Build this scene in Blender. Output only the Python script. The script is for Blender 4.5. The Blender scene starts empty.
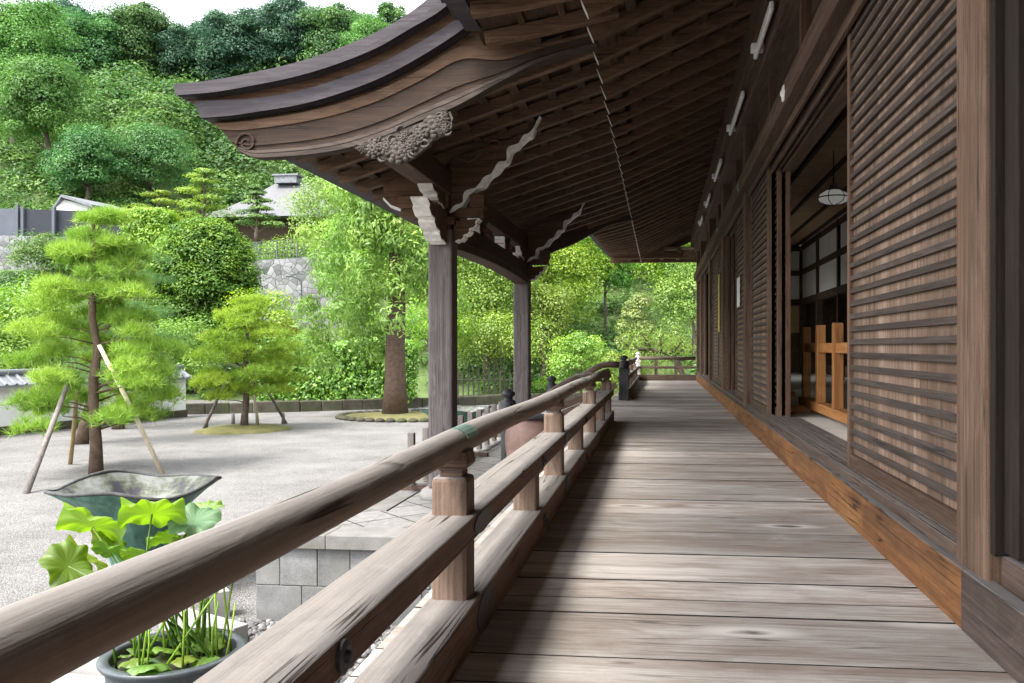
import bpy, bmesh, math, random
import numpy as np
from mathutils import Vector, Matrix, Quaternion

# ------------------------------------------------------------------ camera, sky, sun, exposure
SC = bpy.context.scene
COL = SC.collection
EYE = 0.85
F = 850.0
TH = math.atan(0.1)
S_, C_ = math.sin(TH), math.cos(TH)
cam_d = bpy.data.cameras.new('camera')
cam = bpy.data.objects.new('camera', cam_d)
COL.objects.link(cam)
cam.location = (0, 0, EYE)
cam.rotation_euler = (math.pi / 2, 0, TH)
cam_d.sensor_width = 36.0
cam_d.lens = F / 1024 * 36
cam_d.shift_x = -(575 - 512) / 1024
cam_d.shift_y = (347 - 341.5) / 1024
cam_d.clip_start = 0.05
cam_d.clip_end = 2000
SC.camera = cam

SUN_EL, SUN_AZ = 58.0, 222.0        # azimuth clockwise from +Y
sd = Vector((math.sin(math.radians(SUN_AZ)) * math.cos(math.radians(SUN_EL)),
             math.cos(math.radians(SUN_AZ)) * math.cos(math.radians(SUN_EL)),
             math.sin(math.radians(SUN_EL))))
w = bpy.data.worlds.new('World')
SC.world = w
w.use_nodes = True
nt = w.node_tree
nt.nodes.clear()
sky = nt.nodes.new('ShaderNodeTexSky')
sky.sky_type = 'NISHITA'
sky.sun_disc = False
sky.sun_elevation = math.radians(SUN_EL)
sky.sun_rotation = math.radians(SUN_AZ)
sky.air_density = 1.0
sky.dust_density = 3.0
sky.ozone_density = 1.0
hs = nt.nodes.new('ShaderNodeHueSaturation')
hs.inputs['Saturation'].default_value = 0.22
bg = nt.nodes.new('ShaderNodeBackground')
bg.inputs['Strength'].default_value = 0.15
wo = nt.nodes.new('ShaderNodeOutputWorld')
nt.links.new(sky.outputs[0], hs.inputs['Color'])
nt.links.new(hs.outputs[0], bg.inputs['Color'])
nt.links.new(bg.outputs[0], wo.inputs['Surface'])
sun_d = bpy.data.lights.new('sun', 'SUN')
sun_d.energy = 1.0
sun_d.angle = math.radians(11)
sun_d.color = (1.0, 0.96, 0.9)
sun = bpy.data.objects.new('sun', sun_d)
COL.objects.link(sun)
sun.rotation_euler = sd.to_track_quat('Z', 'Y').to_euler()
sun.location = sd * 60
SC.view_settings.view_transform = 'Standard'
SC.view_settings.look = 'None'
SC.view_settings.exposure = 2.4
SC.view_settings.gamma = 1.0
SC.view_settings.use_curve_mapping = False
SC.cycles.max_bounces = 8
SC.cycles.diffuse_bounces = 5
SC.cycles.transmission_bounces = 4
SC.cycles.caustics_reflective = False
SC.cycles.caustics_refractive = False
try:
    SC.cycles.use_denoising = True
except Exception:
    pass

# ------------------------------------------------------------------ from the photograph's pixels to places
GZ = -1.36      # the gravel court, below the verandah floor
PZ = -0.65      # the stone terrace


def ray(px, py):
    a = (px - 575) / F
    return Vector((-S_ + a * C_, C_ + a * S_, (347 - py) / F))


def atd(px, py, d):
    return Vector((0, 0, EYE)) + ray(px, py) * d


def onz(px, py, z):
    r = ray(px, py)
    return Vector((0, 0, EYE)) + r * ((z - EYE) / r.z)


def ony(px, py, y):
    r = ray(px, py)
    p = Vector((0, 0, EYE)) + r * (y / r.y)
    return p.x, p.z


def YD(d, x):
    return (d + S_ * x) / C_


rng = np.random.default_rng(7)
random.seed(7)

# ------------------------------------------------------------------ mesh helpers
ORG = {}


class MB:
    def __init__(s):
        s.v, s.f, s.a = [], [], []

    def add(s, vs, fs, rnd=None):
        o = len(s.v)
        s.v += [tuple(v) for v in vs]
        s.f += [tuple(i + o for i in f) for f in fs]
        r = random.random() if rnd is None else rnd
        s.a += [r] * len(vs)

    def box(s, x0, x1, y0, y1, z0, z1, rnd=None):
        s.add([(x0, y0, z0), (x1, y0, z0), (x1, y1, z0), (x0, y1, z0),
               (x0, y0, z1), (x1, y0, z1), (x1, y1, z1), (x0, y1, z1)],
              [(0, 3, 2, 1), (4, 5, 6, 7), (0, 1, 5, 4), (1, 2, 6, 5), (2, 3, 7, 6), (3, 0, 4, 7)], rnd)

    def bar(s, p0, p1, wd, ht, up=(0, 0, 1), rnd=None):
        p0, p1, up = Vector(p0), Vector(p1), Vector(up)
        d = (p1 - p0).normalized()
        side = d.cross(up).normalized()
        u = side.cross(d).normalized()
        vs = []
        for p in (p0, p1):
            for (i, j) in ((-1, -1), (1, -1), (1, 1), (-1, 1)):
                vs.append(p + side * (i * wd / 2) + u * (j * ht / 2))
        s.add(vs, [(0, 1, 2, 3), (7, 6, 5, 4), (0, 4, 5, 1), (1, 5, 6, 2), (2, 6, 7, 3), (3, 7, 4, 0)], rnd)

    def prism(s, poly, off, rnd=None):
        n = len(poly)
        off = Vector(off)
        vs = [Vector(p) for p in poly] + [Vector(p) + off for p in poly]
        fs = [tuple(range(n)), tuple(range(2 * n - 1, n - 1, -1))]
        fs += [(i, i + n, (i + 1) % n + n, (i + 1) % n) for i in range(n)]
        s.add(vs, fs, rnd)

    def strip(s, a, b, off, rnd=None):
        assert len(a) == len(b)
        n = len(a)
        off = Vector(off)
        vs = [Vector(p) for p in a] + [Vector(p) for p in b]
        vs += [p + off for p in vs]
        fs = []
        for i in range(n - 1):
            fs += [(i, i + 1, n + i + 1, n + i), (2 * n + i + 1, 2 * n + i, 3 * n + i, 3 * n + i + 1),
                   (i + 1, i, 2 * n + i, 2 * n + i + 1), (n + i, n + i + 1, 3 * n + i + 1, 3 * n + i)]
        fs += [(0, n, 3 * n, 2 * n), (2 * n - 1, n - 1, 3 * n - 1, 4 * n - 1)]
        s.add(vs, fs, rnd)

    def tube(s, pts, rad, n=8, rnd=None, sq=1.0):
        pts = [Vector(p) for p in pts]
        if not hasattr(rad, '__len__'):
            rad = [rad] * len(pts)
        ref = Vector((0, 0, 1)) if abs((pts[-1] - pts[0]).normalized().z) < .9 else Vector((1, 0, 0))
        vs, fs = [], []
        for i, p in enumerate(pts):
            d = (pts[min(i + 1, len(pts) - 1)] - pts[max(i - 1, 0)]).normalized()
            a = d.cross(ref).normalized()
            b = a.cross(d).normalized()
            for k in range(n):
                t = 2 * math.pi * k / n
                vs.append(p + (a * math.cos(t) + b * math.sin(t) * sq) * rad[i])
        for i in range(len(pts) - 1):
            for k in range(n):
                fs.append((i * n + k, i * n + (k + 1) % n, (i + 1) * n + (k + 1) % n, (i + 1) * n + k))
        fs.append(tuple(range(n - 1, -1, -1)))
        fs.append(tuple(range((len(pts) - 1) * n, len(pts) * n)))
        s.add(vs, fs, rnd)

    def lathe(s, prof, n=24, c=(0, 0, 0), rfun=None, zfun=None, rnd=None, cap=True):
        vs, fs = [], []
        for j, (r, z) in enumerate(prof):
            for k in range(n):
                t = 2 * math.pi * k / n
                rr = r * (rfun(t, j) if rfun else 1)
                zz = z + (zfun(t, j) if zfun else 0)
                vs.append((c[0] + rr * math.cos(t), c[1] + rr * math.sin(t), c[2] + zz))
        for j in range(len(prof) - 1):
            for k in range(n):
                fs.append((j * n + k, j * n + (k + 1) % n, (j + 1) * n + (k + 1) % n, (j + 1) * n + k))
        if cap:
            fs.append(tuple(range(n - 1, -1, -1)))
            fs.append(tuple(range((len(prof) - 1) * n, len(prof) * n)))
        s.add(vs, fs, rnd)

    def ball(s, c, r, n=8, m=5, rnd=None):
        r = r if hasattr(r, '__len__') else (r, r, r)
        vs, fs = [], []
        for j in range(m + 1):
            ph = math.pi * j / m
            for k in range(n):
                t = 2 * math.pi * k / n
                vs.append((c[0] + r[0] * math.sin(ph) * math.cos(t), c[1] + r[1] * math.sin(ph) * math.sin(t), c[2] - r[2] * math.cos(ph)))
        for j in range(m):
            for k in range(n):
                fs.append((j * n + k, j * n + (k + 1) % n, (j + 1) * n + (k + 1) % n, (j + 1) * n + k))
        s.add(vs, fs, rnd)

    def build(s, name, mat, parent=None, bevel=0.0, smooth=False, loc=None):
        org = ORG[parent] if parent is not None else Vector(loc or (0, 0, 0))
        me = bpy.data.meshes.new(name)
        me.from_pydata([(v[0] - org.x, v[1] - org.y, v[2] - org.z) for v in s.v], [], s.f)
        at = me.attributes.new('rnd', 'FLOAT', 'POINT')
        at.data.foreach_set('value', np.array(s.a, dtype=np.float32))
        if bevel:
            bm = bmesh.new()
            bm.from_mesh(me)
            es = [e for e in bm.edges if len(e.link_faces) == 2 and e.calc_face_angle(0) > math.radians(40)]
            bmesh.ops.bevel(bm, geom=es, offset=bevel, offset_type='OFFSET', segments=2, profile=.5, affect='EDGES', clamp_overlap=True)
            bm.to_mesh(me)
            bm.free()
        me.materials.append(mat)
        if smooth:
            me.polygons.foreach_set('use_smooth', np.ones(len(me.polygons), dtype=bool))
        me.update()
        o = bpy.data.objects.new(name, me)
        COL.objects.link(o)
        ORG[o] = org.copy()
        if parent is not None:
            o.parent = parent
        else:
            o.location = org
        return o


def tag(o, label=None, cat=None, group=None, kind=None):
    if label:
        o['label'] = label
    if cat:
        o['category'] = cat
    if group:
        o['group'] = group
    if kind:
        o['kind'] = kind
    return o


def empty(name, loc, label, cat, group=None):
    o = bpy.data.objects.new(name, None)
    COL.objects.link(o)
    o.location = loc
    o.empty_display_size = .2
    ORG[o] = Vector(loc)
    return tag(o, label, cat, group, 'thing')


KIDS = {}


def kids(o):
    return [c for c in bpy.data.objects if c.parent == o]


def dup(o, loc=None, rz=None, sc=None, label=None, parent=None):
    c = o.copy()
    COL.objects.link(c)
    if parent is not None:
        c.parent = parent
    if loc is not None:
        c.location = loc
    if rz is not None:
        c.rotation_euler = (0, 0, rz)
    if sc is not None:
        c.scale = sc
    if label:
        c['label'] = label
    for k in kids(o):
        dup(k, parent=c)
    return c


def fastmesh(name, V, faces_n, mat, tint=None, smooth=False):
    """V: (n*faces_n, 3) array of separate polygons of faces_n corners"""
    nv = len(V)
    nf = nv // faces_n
    me = bpy.data.meshes.new(name)
    me.vertices.add(nv)
    me.vertices.foreach_set('co', V.astype(np.float32).ravel())
    me.loops.add(nv)
    me.loops.foreach_set('vertex_index', np.arange(nv, dtype=np.int32))
    me.polygons.add(nf)
    me.polygons.foreach_set('loop_start', np.arange(0, nv, faces_n, dtype=np.int32))
    me.update(calc_edges=True)
    if tint is not None:
        at = me.attributes.new('rnd', 'FLOAT', 'POINT')
        at.data.foreach_set('value', np.repeat(tint, faces_n).astype(np.float32))
    me.materials.append(mat)
    return me


def link_mesh(name, me, parent=None, loc=None):
    o = bpy.data.objects.new(name, me)
    COL.objects.link(o)
    if parent is not None:
        o.parent = parent
        ORG[o] = ORG[parent].copy()
    elif loc is not None:
        o.location = loc
        ORG[o] = Vector(loc)
    return o


# ------------------------------------------------------------------ materials
class NT:
    def __init__(s, name):
        s.m = bpy.data.materials.new(name)
        s.m.use_nodes = True
        s.t = s.m.node_tree
        s.t.nodes.clear()
        s.out = s.n('ShaderNodeOutputMaterial')

    def n(s, typ, **kw):
        x = s.t.nodes.new(typ)
        for k, v in kw.items():
            setattr(x, k, v)
        return x

    def l(s, a, b):
        s.t.links.new(a, b)

    def coord(s, scale=(1, 1, 1), rnd=True, rot=(0, 0, 0)):
        tc = s.n('ShaderNodeTexCoord')
        src = tc.outputs['Object']
        if rnd:
            oi = s.n('ShaderNodeObjectInfo')
            at = s.n('ShaderNodeAttribute', attribute_name='rnd')
            ad = s.n('ShaderNodeMath', operation='MULTIPLY_ADD')
            s.l(at.outputs['Fac'], ad.inputs[0])
            ad.inputs[1].default_value = 41.0
            mu = s.n('ShaderNodeMath', operation='MULTIPLY')
            s.l(oi.outputs['Random'], mu.inputs[0])
            mu.inputs[1].default_value = 23.0
            s.l(mu.outputs[0], ad.inputs[2])
            va = s.n('ShaderNodeVectorMath', operation='ADD')
            s.l(src, va.inputs[0])
            s.l(ad.outputs[0], va.inputs[1])
            src = va.outputs[0]
        mp = s.n('ShaderNodeMapping')
        mp.inputs['Scale'].default_value = scale
        mp.inputs['Rotation'].default_value = rot
        s.l(src, mp.inputs['Vector'])
        return mp.outputs[0]

    def noise(s, vec, scale, detail=5, rough=.55, dist=0.0):
        x = s.n('ShaderNodeTexNoise')
        s.l(vec, x.inputs['Vector'])
        x.inputs['Scale'].default_value = scale
        x.inputs['Detail'].default_value = detail
        x.inputs['Roughness'].default_value = rough
        x.inputs['Distortion'].default_value = dist
        return x.outputs['Fac']

    def ramp(s, fac, stops):
        r = s.n('ShaderNodeValToRGB')
        e = r.color_ramp.elements
        while len(e) < len(stops):
            e.new(.5)
        for i, (p, c) in enumerate(stops):
            e[i].position = p
            e[i].color = (c, c, c, 1) if not hasattr(c, '__len__') else (*c, 1)
        s.l(fac, r.inputs[0])
        return r.outputs[0]

    def math(s, op, a, b=None, c=None):
        x = s.n('ShaderNodeMath', operation=op)
        for i, q in enumerate((a, b, c)):
            if q is None:
                continue
            if isinstance(q, (int, float)):
                x.inputs[i].default_value = q
            else:
                s.l(q, x.inputs[i])
        return x.outputs[0]

    def mix(s, fac, a, b, blend='MIX'):
        x = s.n('ShaderNodeMix', data_type='RGBA', blend_type=blend)
        for sock, q in ((x.inputs[0], fac), (x.inputs[6], a), (x.inputs[7], b)):
            if isinstance(q, (int, float)):
                sock.default_value = q
            elif isinstance(q, tuple):
                sock.default_value = (*q, 1)
            else:
                s.l(q, sock)
        return x.outputs[2]

    def principled(s, col, rough=.8, bump=None, bstr=.3, bdist=.004, spec=.3, metal=0.0):
        p = s.n('ShaderNodeBsdfPrincipled')
        if isinstance(col, tuple):
            p.inputs['Base Color'].default_value = (*col, 1)
        else:
            s.l(col, p.inputs['Base Color'])
        if isinstance(rough, float):
            p.inputs['Roughness'].default_value = rough
        else:
            s.l(rough, p.inputs['Roughness'])
        p.inputs['Specular IOR Level'].default_value = spec
        p.inputs['Metallic'].default_value = metal
        if bump is not None:
            b = s.n('ShaderNodeBump')
            b.inputs['Strength'].default_value = bstr
            b.inputs['Distance'].default_value = bdist
            s.l(bump, b.inputs['Height'])
            s.l(b.outputs[0], p.inputs['Normal'])
        s.l(p.outputs[0], s.out.inputs['Surface'])
        return s.m


def wood(name, axis, cd, cm, cl, top=None, rough=.75, across=16.0, crack=.6, bstr=.5, var=.35, knots=0.0, topz=(.55, .9), con=.125, stain=None, stw=.75, side=None):
    t = NT(name)

    def sc(al, ac):
        v = [ac, ac, ac]
        v['XYZ'.index(axis)] = al
        return tuple(v)
    base = t.coord((1, 1, 1))
    warp = t.noise(base, 2.2, 2)
    # bend the grain a little with a slow noise
    wv = t.n('ShaderNodeVectorMath', operation='ADD')
    sc1 = t.n('ShaderNodeVectorMath', operation='MULTIPLY')
    t.l(base, sc1.inputs[0])
    sc1.inputs[1].default_value = sc(.55, across)
    wm = t.math('MULTIPLY', warp, 3.2)
    t.l(sc1.outputs[0], wv.inputs[0])
    t.l(wm, wv.inputs[1])
    g1 = t.noise(wv.outputs[0], 1.0, 6, .62, .25)
    sc2 = t.n('ShaderNodeVectorMath', operation='MULTIPLY')
    t.l(base, sc2.inputs[0])
    sc2.inputs[1].default_value = sc(1.6, across * 6.5)
    g2 = t.noise(sc2.outputs[0], 1.0, 4, .6)
    sc3 = t.n('ShaderNodeVectorMath', operation='MULTIPLY')
    t.l(base, sc3.inputs[0])
    sc3.inputs[1].default_value = sc(.5, 2.4)
    g3 = t.noise(sc3.outputs[0], 1.0, 5, .6)
    sc2b = t.n('ShaderNodeVectorMath', operation='MULTIPLY')
    t.l(base, sc2b.inputs[0])
    sc2b.inputs[1].default_value = sc(2.0, across * 15)
    g2b = t.noise(sc2b.outputs[0], 1.0, 3, .6)
    sp = t.noise(base, 150.0, 2, .6)
    a = t.math('MULTIPLY', g1, .34)
    a = t.math('MULTIPLY_ADD', g2, .24, a)
    a = t.math('MULTIPLY_ADD', g2b, .20, a)
    a = t.math('MULTIPLY_ADD', g3, .14, a)
    a = t.math('MULTIPLY_ADD', sp, .08, a)
    col = t.ramp(a, [(.5 - con, cd), (.5, cm), (.5 + con, cl)])
    # board to board variation
    at = t.n('ShaderNodeAttribute', attribute_name='rnd')
    oi = t.n('ShaderNodeObjectInfo')
    rr = t.math('FRACT', t.math('MULTIPLY_ADD', at.outputs['Fac'], 7.31, oi.outputs['Random']))
    vv = t.math('MULTIPLY_ADD', rr, var, 1 - var / 2)
    hsv = t.n('ShaderNodeHueSaturation')
    t.l(vv, hsv.inputs['Value'])
    t.l(col, hsv.inputs['Color'])
    col = hsv.outputs[0]
    if stain is not None:
        sc7 = t.n('ShaderNodeVectorMath', operation='MULTIPLY')
        t.l(base, sc7.inputs[0])
        sc7.inputs[1].default_value = sc(.7, 3.0)
        g7 = t.noise(sc7.outputs[0], 1.3, 6, .7)
        sm = t.math('MULTIPLY', t.ramp(g7, [(.46, 0.0), (.66, 1.0)]), stw)
        col = t.mix(sm, col, stain)
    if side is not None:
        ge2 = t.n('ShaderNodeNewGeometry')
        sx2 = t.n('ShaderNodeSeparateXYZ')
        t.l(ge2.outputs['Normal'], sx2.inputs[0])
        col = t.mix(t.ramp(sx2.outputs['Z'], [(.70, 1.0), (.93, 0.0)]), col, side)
    # drying cracks
    sc4 = t.n('ShaderNodeVectorMath', operation='MULTIPLY')
    t.l(base, sc4.inputs[0])
    sc4.inputs[1].default_value = sc(.45, across * 1.1)
    g4 = t.noise(sc4.outputs[0], 1.0, 2, .4)
    g4b = t.noise(base, 3.0, 2, .5)
    dv = t.math('ABSOLUTE', t.math('SUBTRACT', g4, .5))
    ck = t.math('MULTIPLY', t.ramp(dv, [(.004, 1.0), (.011, 0.0)]), t.ramp(g4b, [(.42, 0.0), (.56, 1.0)]))
    ckm = t.math('MULTIPLY', ck, crack)
    if top is not None:
        ge = t.n('ShaderNodeNewGeometry')
        sx = t.n('ShaderNodeSeparateXYZ')
        t.l(ge.outputs['Normal'], sx.inputs[0])
        zz = t.math('MULTIPLY_ADD', t.math('SUBTRACT', g1, .5), .9, sx.outputs['Z'])
        mr = t.n('ShaderNodeMapRange')
        mr.inputs['From Min'].default_value = topz[0]
        mr.inputs['From Max'].default_value = topz[1]
        t.l(zz, mr.inputs['Value'])
        tc_ = t.ramp(a, [(.36, tuple(x * .62 for x in top)), (.52, top), (.66, tuple(min(1, x * 1.28) for x in top))])
        col = t.mix(mr.outputs[0], col, tc_)
    if knots:
        sc5 = t.n('ShaderNodeVectorMath', operation='MULTIPLY')
        t.l(base, sc5.inputs[0])
        sc5.inputs[1].default_value = sc(.85, 2.6)
        vo = t.n('ShaderNodeTexVoronoi')
        vo.inputs['Scale'].default_value = 1.0
        t.l(sc5.outputs[0], vo.inputs['Vector'])
        dd = t.math('ADD', vo.outputs['Distance'], t.math('MULTIPLY', t.math('SUBTRACT', g1, .5), .12))
        kn = t.ramp(dd, [(.03, 1.0), (.05, .0)])
        ring = t.ramp(dd, [(.05, 0.0), (.075, 1.0), (.16, 0.0)])
        col = t.mix(t.math('MULTIPLY', ring, .5 * knots), col, tuple(min(1, x * 1.35) for x in cl))
        col = t.mix(t.math('MULTIPLY', kn, .85 * knots), col, tuple(x * .25 for x in cd))
    col = t.mix(ckm, col, tuple(x * .3 for x in cd))
    bh = t.math('SUBTRACT', t.math('MULTIPLY_ADD', g2, .5, g1), t.math('MULTIPLY', ck, .8))
    return t.principled(col, rough, bh, bstr, .004, spec=.25)


def plain(name, col, rough=.6, var=.15, scale=8.0, bstr=.15, spec=.3, metal=0.0):
    t = NT(name)
    v = t.coord()
    n1 = t.noise(v, scale, 5)
    c = t.ramp(n1, [(.3, tuple(x * (1 - var) for x in col)), (.7, tuple(min(1, x * (1 + var)) for x in col))])
    return t.principled(c, rough, n1, bstr, .003, spec, metal)


def stone(name, c0, c1, scale=5.0, var=.3, fine=90.0, stain=None, bstr=.5):
    t = NT(name)
    v = t.coord()
    n1 = t.noise(v, scale, 6, .6)
    n2 = t.noise(v, fine, 3, .7)
    a = t.math('MULTIPLY_ADD', n2, .45, t.math('MULTIPLY', n1, .55))
    c = t.ramp(a, [(.35, c0), (.65, c1)])
    at = t.n('ShaderNodeAttribute', attribute_name='rnd')
    hsv = t.n('ShaderNodeHueSaturation')
    t.l(t.math('MULTIPLY_ADD', at.outputs['Fac'], var, 1 - var / 2), hsv.inputs['Value'])
    t.l(c, hsv.inputs['Color'])
    c = hsv.outputs[0]
    if stain is not None:
        n3 = t.noise(v, 1.7, 6, .65)
        c = t.mix(t.ramp(n3, [(.5, 0.0), (.68, .75)]), c, stain)
    return t.principled(c, .85, a, bstr, .006, .25)


def leafmat(name, c0, c1, c2, trans=.38, gloss=.03, rough=.55):
    t = NT(name)
    at = t.n('ShaderNodeAttribute', attribute_name='rnd')
    oi = t.n('ShaderNodeObjectInfo')
    col = t.ramp(at.outputs['Fac'], [(0.0, c0), (.5, c1), (1.0, c2)])
    hsv = t.n('ShaderNodeHueSaturation')
    t.l(t.math('MULTIPLY_ADD', oi.outputs['Random'], .25, .88), hsv.inputs['Value'])
    t.l(t.math('MULTIPLY_ADD', oi.outputs['Random'], .03, .485), hsv.inputs['Hue'])
    t.l(col, hsv.inputs['Color'])
    col = hsv.outputs[0]
    d = t.n('ShaderNodeBsdfDiffuse')
    tr = t.n('ShaderNodeBsdfTranslucent')
    gl = t.n('ShaderNodeBsdfGlossy')
    gl.inputs['Roughness'].default_value = rough
    gl.inputs['Color'].default_value = (.8, .8, .8, 1)
    t.l(col, d.inputs['Color'])
    hs2 = t.n('ShaderNodeHueSaturation')
    hs2.inputs['Value'].default_value = 1.25
    hs2.inputs['Saturation'].default_value = 1.1
    t.l(col, hs2.inputs['Color'])
    t.l(hs2.outputs[0], tr.inputs['Color'])
    m1 = t.n('ShaderNodeMixShader')
    m1.inputs[0].default_value = trans
    t.l(d.outputs[0], m1.inputs[1])
    t.l(tr.outputs[0], m1.inputs[2])
    m2 = t.n('ShaderNodeMixShader')
    m2.inputs[0].default_value = gloss
    t.l(m1.outputs[0], m2.inputs[1])
    t.l(gl.outputs[0], m2.inputs[2])
    t.l(m2.outputs[0], t.out.inputs['Surface'])
    return t.m


def emit(name, col, strength):
    t = NT(name)
    e = t.n('ShaderNodeEmission')
    e.inputs['Color'].default_value = (*col, 1)
    e.inputs['Strength'].default_value = strength
    t.l(e.outputs[0], t.out.inputs['Surface'])
    return t.m



M = {}
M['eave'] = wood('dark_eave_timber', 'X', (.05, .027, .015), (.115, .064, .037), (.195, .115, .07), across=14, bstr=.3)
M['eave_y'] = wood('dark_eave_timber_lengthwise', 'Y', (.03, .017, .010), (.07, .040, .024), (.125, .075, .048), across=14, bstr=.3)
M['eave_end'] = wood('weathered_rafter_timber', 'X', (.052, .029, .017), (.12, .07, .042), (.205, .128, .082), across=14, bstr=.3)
M['hafu'] = wood('barge_board_timber', 'X', (.022, .013, .008), (.046, .028, .018), (.08, .051, .034), across=9, bstr=.3)
M['bark_roof'] = wood('weathered_roof_fascia', 'X', (.032, .027, .031), (.058, .05, .056), (.10, .088, .097), across=24, crack=.4, bstr=.3)
M['post_x'] = wood('worn_moulding_timber', 'X', (.03, .022, .018), (.062, .046, .037), (.11, .085, .07), across=16, bstr=.4)
M['post'] = wood('weathered_post_timber', 'Z', (.05, .043, .042), (.115, .099, .097), (.195, .172, .17), across=24, bstr=.5)
M['wall_z'] = wood('wall_timber_upright', 'Z', (.042, .024, .016), (.115, .070, .048), (.21, .142, .104), across=24, bstr=.6, stain=(.19, .10, .055), stw=.4)
M['wall_y'] = wood('wall_timber_lengthwise', 'Y', (.036, .021, .014), (.085, .052, .036), (.155, .102, .074), across=22, bstr=.5)
M['shade_jamb'] = wood('shade_dark_jamb_timber', 'Z', (.010, .007, .005), (.022, .015, .011), (.042, .029, .022), across=30, bstr=.5)  # very dark tone stands in for shade beside the near pillar
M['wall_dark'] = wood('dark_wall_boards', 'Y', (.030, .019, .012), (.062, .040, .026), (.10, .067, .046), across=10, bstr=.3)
M['slat'] = wood('door_slat_timber', 'Y', (.034, .024, .020), (.07, .051, .043), (.125, .096, .083), across=26, bstr=.3, top=(.135, .115, .105))
M['door_back'] = wood('door_backing_boards', 'Z', (.06, .037, .025), (.19, .127, .092), (.36, .265, .205), across=22, bstr=.4, var=.5, stain=(.09, .05, .03), stw=.65)
M['kick'] = wood('bright_kick_board', 'Y', (.05, .024, .012), (.20, .088, .033), (.36, .185, .074), top=(.17, .155, .145), across=13, bstr=.9, crack=.8, con=.15, stain=(.085, .042, .022), stw=.75)
M['kick_dark'] = wood('worn_kick_board', 'Y', (.03, .02, .016), (.085, .06, .05), (.16, .12, .105), top=(.19, .175, .17), across=16, bstr=.8)
M['sill'] = wood('worn_sill_timber', 'Y', (.035, .023, .017), (.08, .054, .041), (.14, .10, .08), top=(.205, .18, .165), across=20, bstr=.6)
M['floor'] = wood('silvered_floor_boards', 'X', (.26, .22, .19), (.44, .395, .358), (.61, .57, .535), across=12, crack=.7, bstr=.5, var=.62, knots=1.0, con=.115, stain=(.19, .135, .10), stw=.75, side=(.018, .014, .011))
M['rail'] = wood('railing_timber', 'Y', (.06, .032, .019), (.145, .085, .052), (.25, .16, .105), top=(.225, .202, .184), across=14, crack=.9, bstr=.8, topz=(.35, .75), con=.15)
M['handrail'] = wood('handrail_timber', 'Y', (.11, .07, .049), (.20, .14, .10), (.30, .222, .172), top=(.26, .235, .215), across=11, crack=.9, bstr=.9, topz=(-.05, .65), con=.16)
M['rail_post'] = wood('railing_post_timber', 'Z', (.055, .034, .023), (.14, .095, .070), (.24, .175, .138), top=(.2, .18, .172), across=24, crack=.8, bstr=.8)
M['rail_end'] = wood('railing_timber_crosswise', 'X', (.055, .033, .022), (.13, .088, .064), (.22, .16, .125), top=(.24, .215, .205), across=14, bstr=.6)
M['newel'] = wood('dark_newel_timber', 'Z', (0.030, 0.030, 0.031), (0.060, 0.060, 0.060), (0.102, 0.102, 0.102), across=18, bstr=.5)
M['stake'] = wood('grey_stake_timber', 'Z', (0.075, 0.064, 0.056), (0.143, 0.124, 0.112), (0.225, 0.203, 0.188), across=20, bstr=.5)
M['stake_pale'] = wood('pale_pole_timber', 'Z', (.32, .27, .19), (.48, .42, .31), (.6, .55, .44), across=14, bstr=.4)
M['stake_tan'] = wood('tan_pole_timber', 'Z', (.2, .14, .06), (.33, .25, .12), (.46, .37, .2), across=14, bstr=.4)
M['orange'] = wood('orange_cedar', 'Z', (0.252, 0.099, 0.032), (0.378, 0.167, 0.054), (0.495, 0.252, 0.099), across=12, bstr=.15, var=.2)
M['orange_y'] = wood('orange_cedar_lengthwise', 'Y', (0.252, 0.099, 0.032), (0.378, 0.167, 0.054), (0.495, 0.252, 0.099), across=12, bstr=.15, var=.2)
M['ceil'] = wood('ceiling_boards', 'X', (.28, .175, .10), (.42, .28, .165), (.52, .37, .23), across=6, bstr=.1, var=.4)
M['carving'] = plain('grey_carved_wood', (.075, .062, .052), .85, .45, 14, .5)
M['white_paint'] = plain('chalky_white_paint', (.80, .785, .74), .8, .2, 14, .3)
M['plaster'] = plain('white_plaster', (.74, .74, .72), .9, .05, 3, .08)
M['tan_wall'] = plain('tan_clay_wall', (.42, .30, .17), .9, .12, 4, .1)
M['iron'] = plain('dark_iron', (.045, .045, .05), .55, .4, 22, .4, .4, .3)
M['copper'] = plain('green_copper', (.13, .20, .16), .6, .45, 30, .3, .4, .2)
M['lamp_white'] = plain('white_enamel', (.85, .86, .86), .35, .03, 5, .02)
M['lamp_glass_glow'] = emit('milky_glass_added_glow', (1, .97, .92), .035)  # lamp is unlit; faint glow added to whiten its glass in the dim
M['paper'] = plain('white_paper', (.85, .85, .84), .8, .03, 5, .02)
M['yellow'] = plain('yellow_board', (.55, .42, .10), .7, .1, 5, .05)
M['bark'] = stone('bark_grey_brown', (0.053, 0.039, 0.030), (0.150, 0.116, 0.094), 7, .2, 60, None, 1.0)
M['bark_red'] = stone('bark_red_brown', (0.055, 0.036, 0.025), (0.132, 0.091, 0.066), 9, .2, 60, None, 1.0)
M['granite'] = stone('granite', (0.255, 0.247, 0.240), (0.390, 0.383, 0.367), 4, .18, 130, None, .35)
M['block'] = stone('terrace_stone', (.10, .10, .10), (.20, .20, .198), 5, .5, 80, (.15, .148, .125), .6)
M['cope'] = stone('coping_stone', (.13, .127, .12), (.225, .22, .205), 6, .3, 100, (.12, .11, .085), .4)
M['mosskerb'] = stone('mossy_kerb_stone', (.032, .03, .02), (.10, .09, .068), 3, .4, 40, (.05, .07, .02), .8)
M['terracotta'] = plain('reddish_clay', (.17, .105, .088), .55, .3, 6, .2)
M['pot'] = plain('grey_glazed_clay', (.065, .075, .083), .3, .4, 9, .15, .5)
M['soil'] = plain('dark_wet_soil', (.03, .028, .018), .5, .5, 30, .8)
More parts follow.
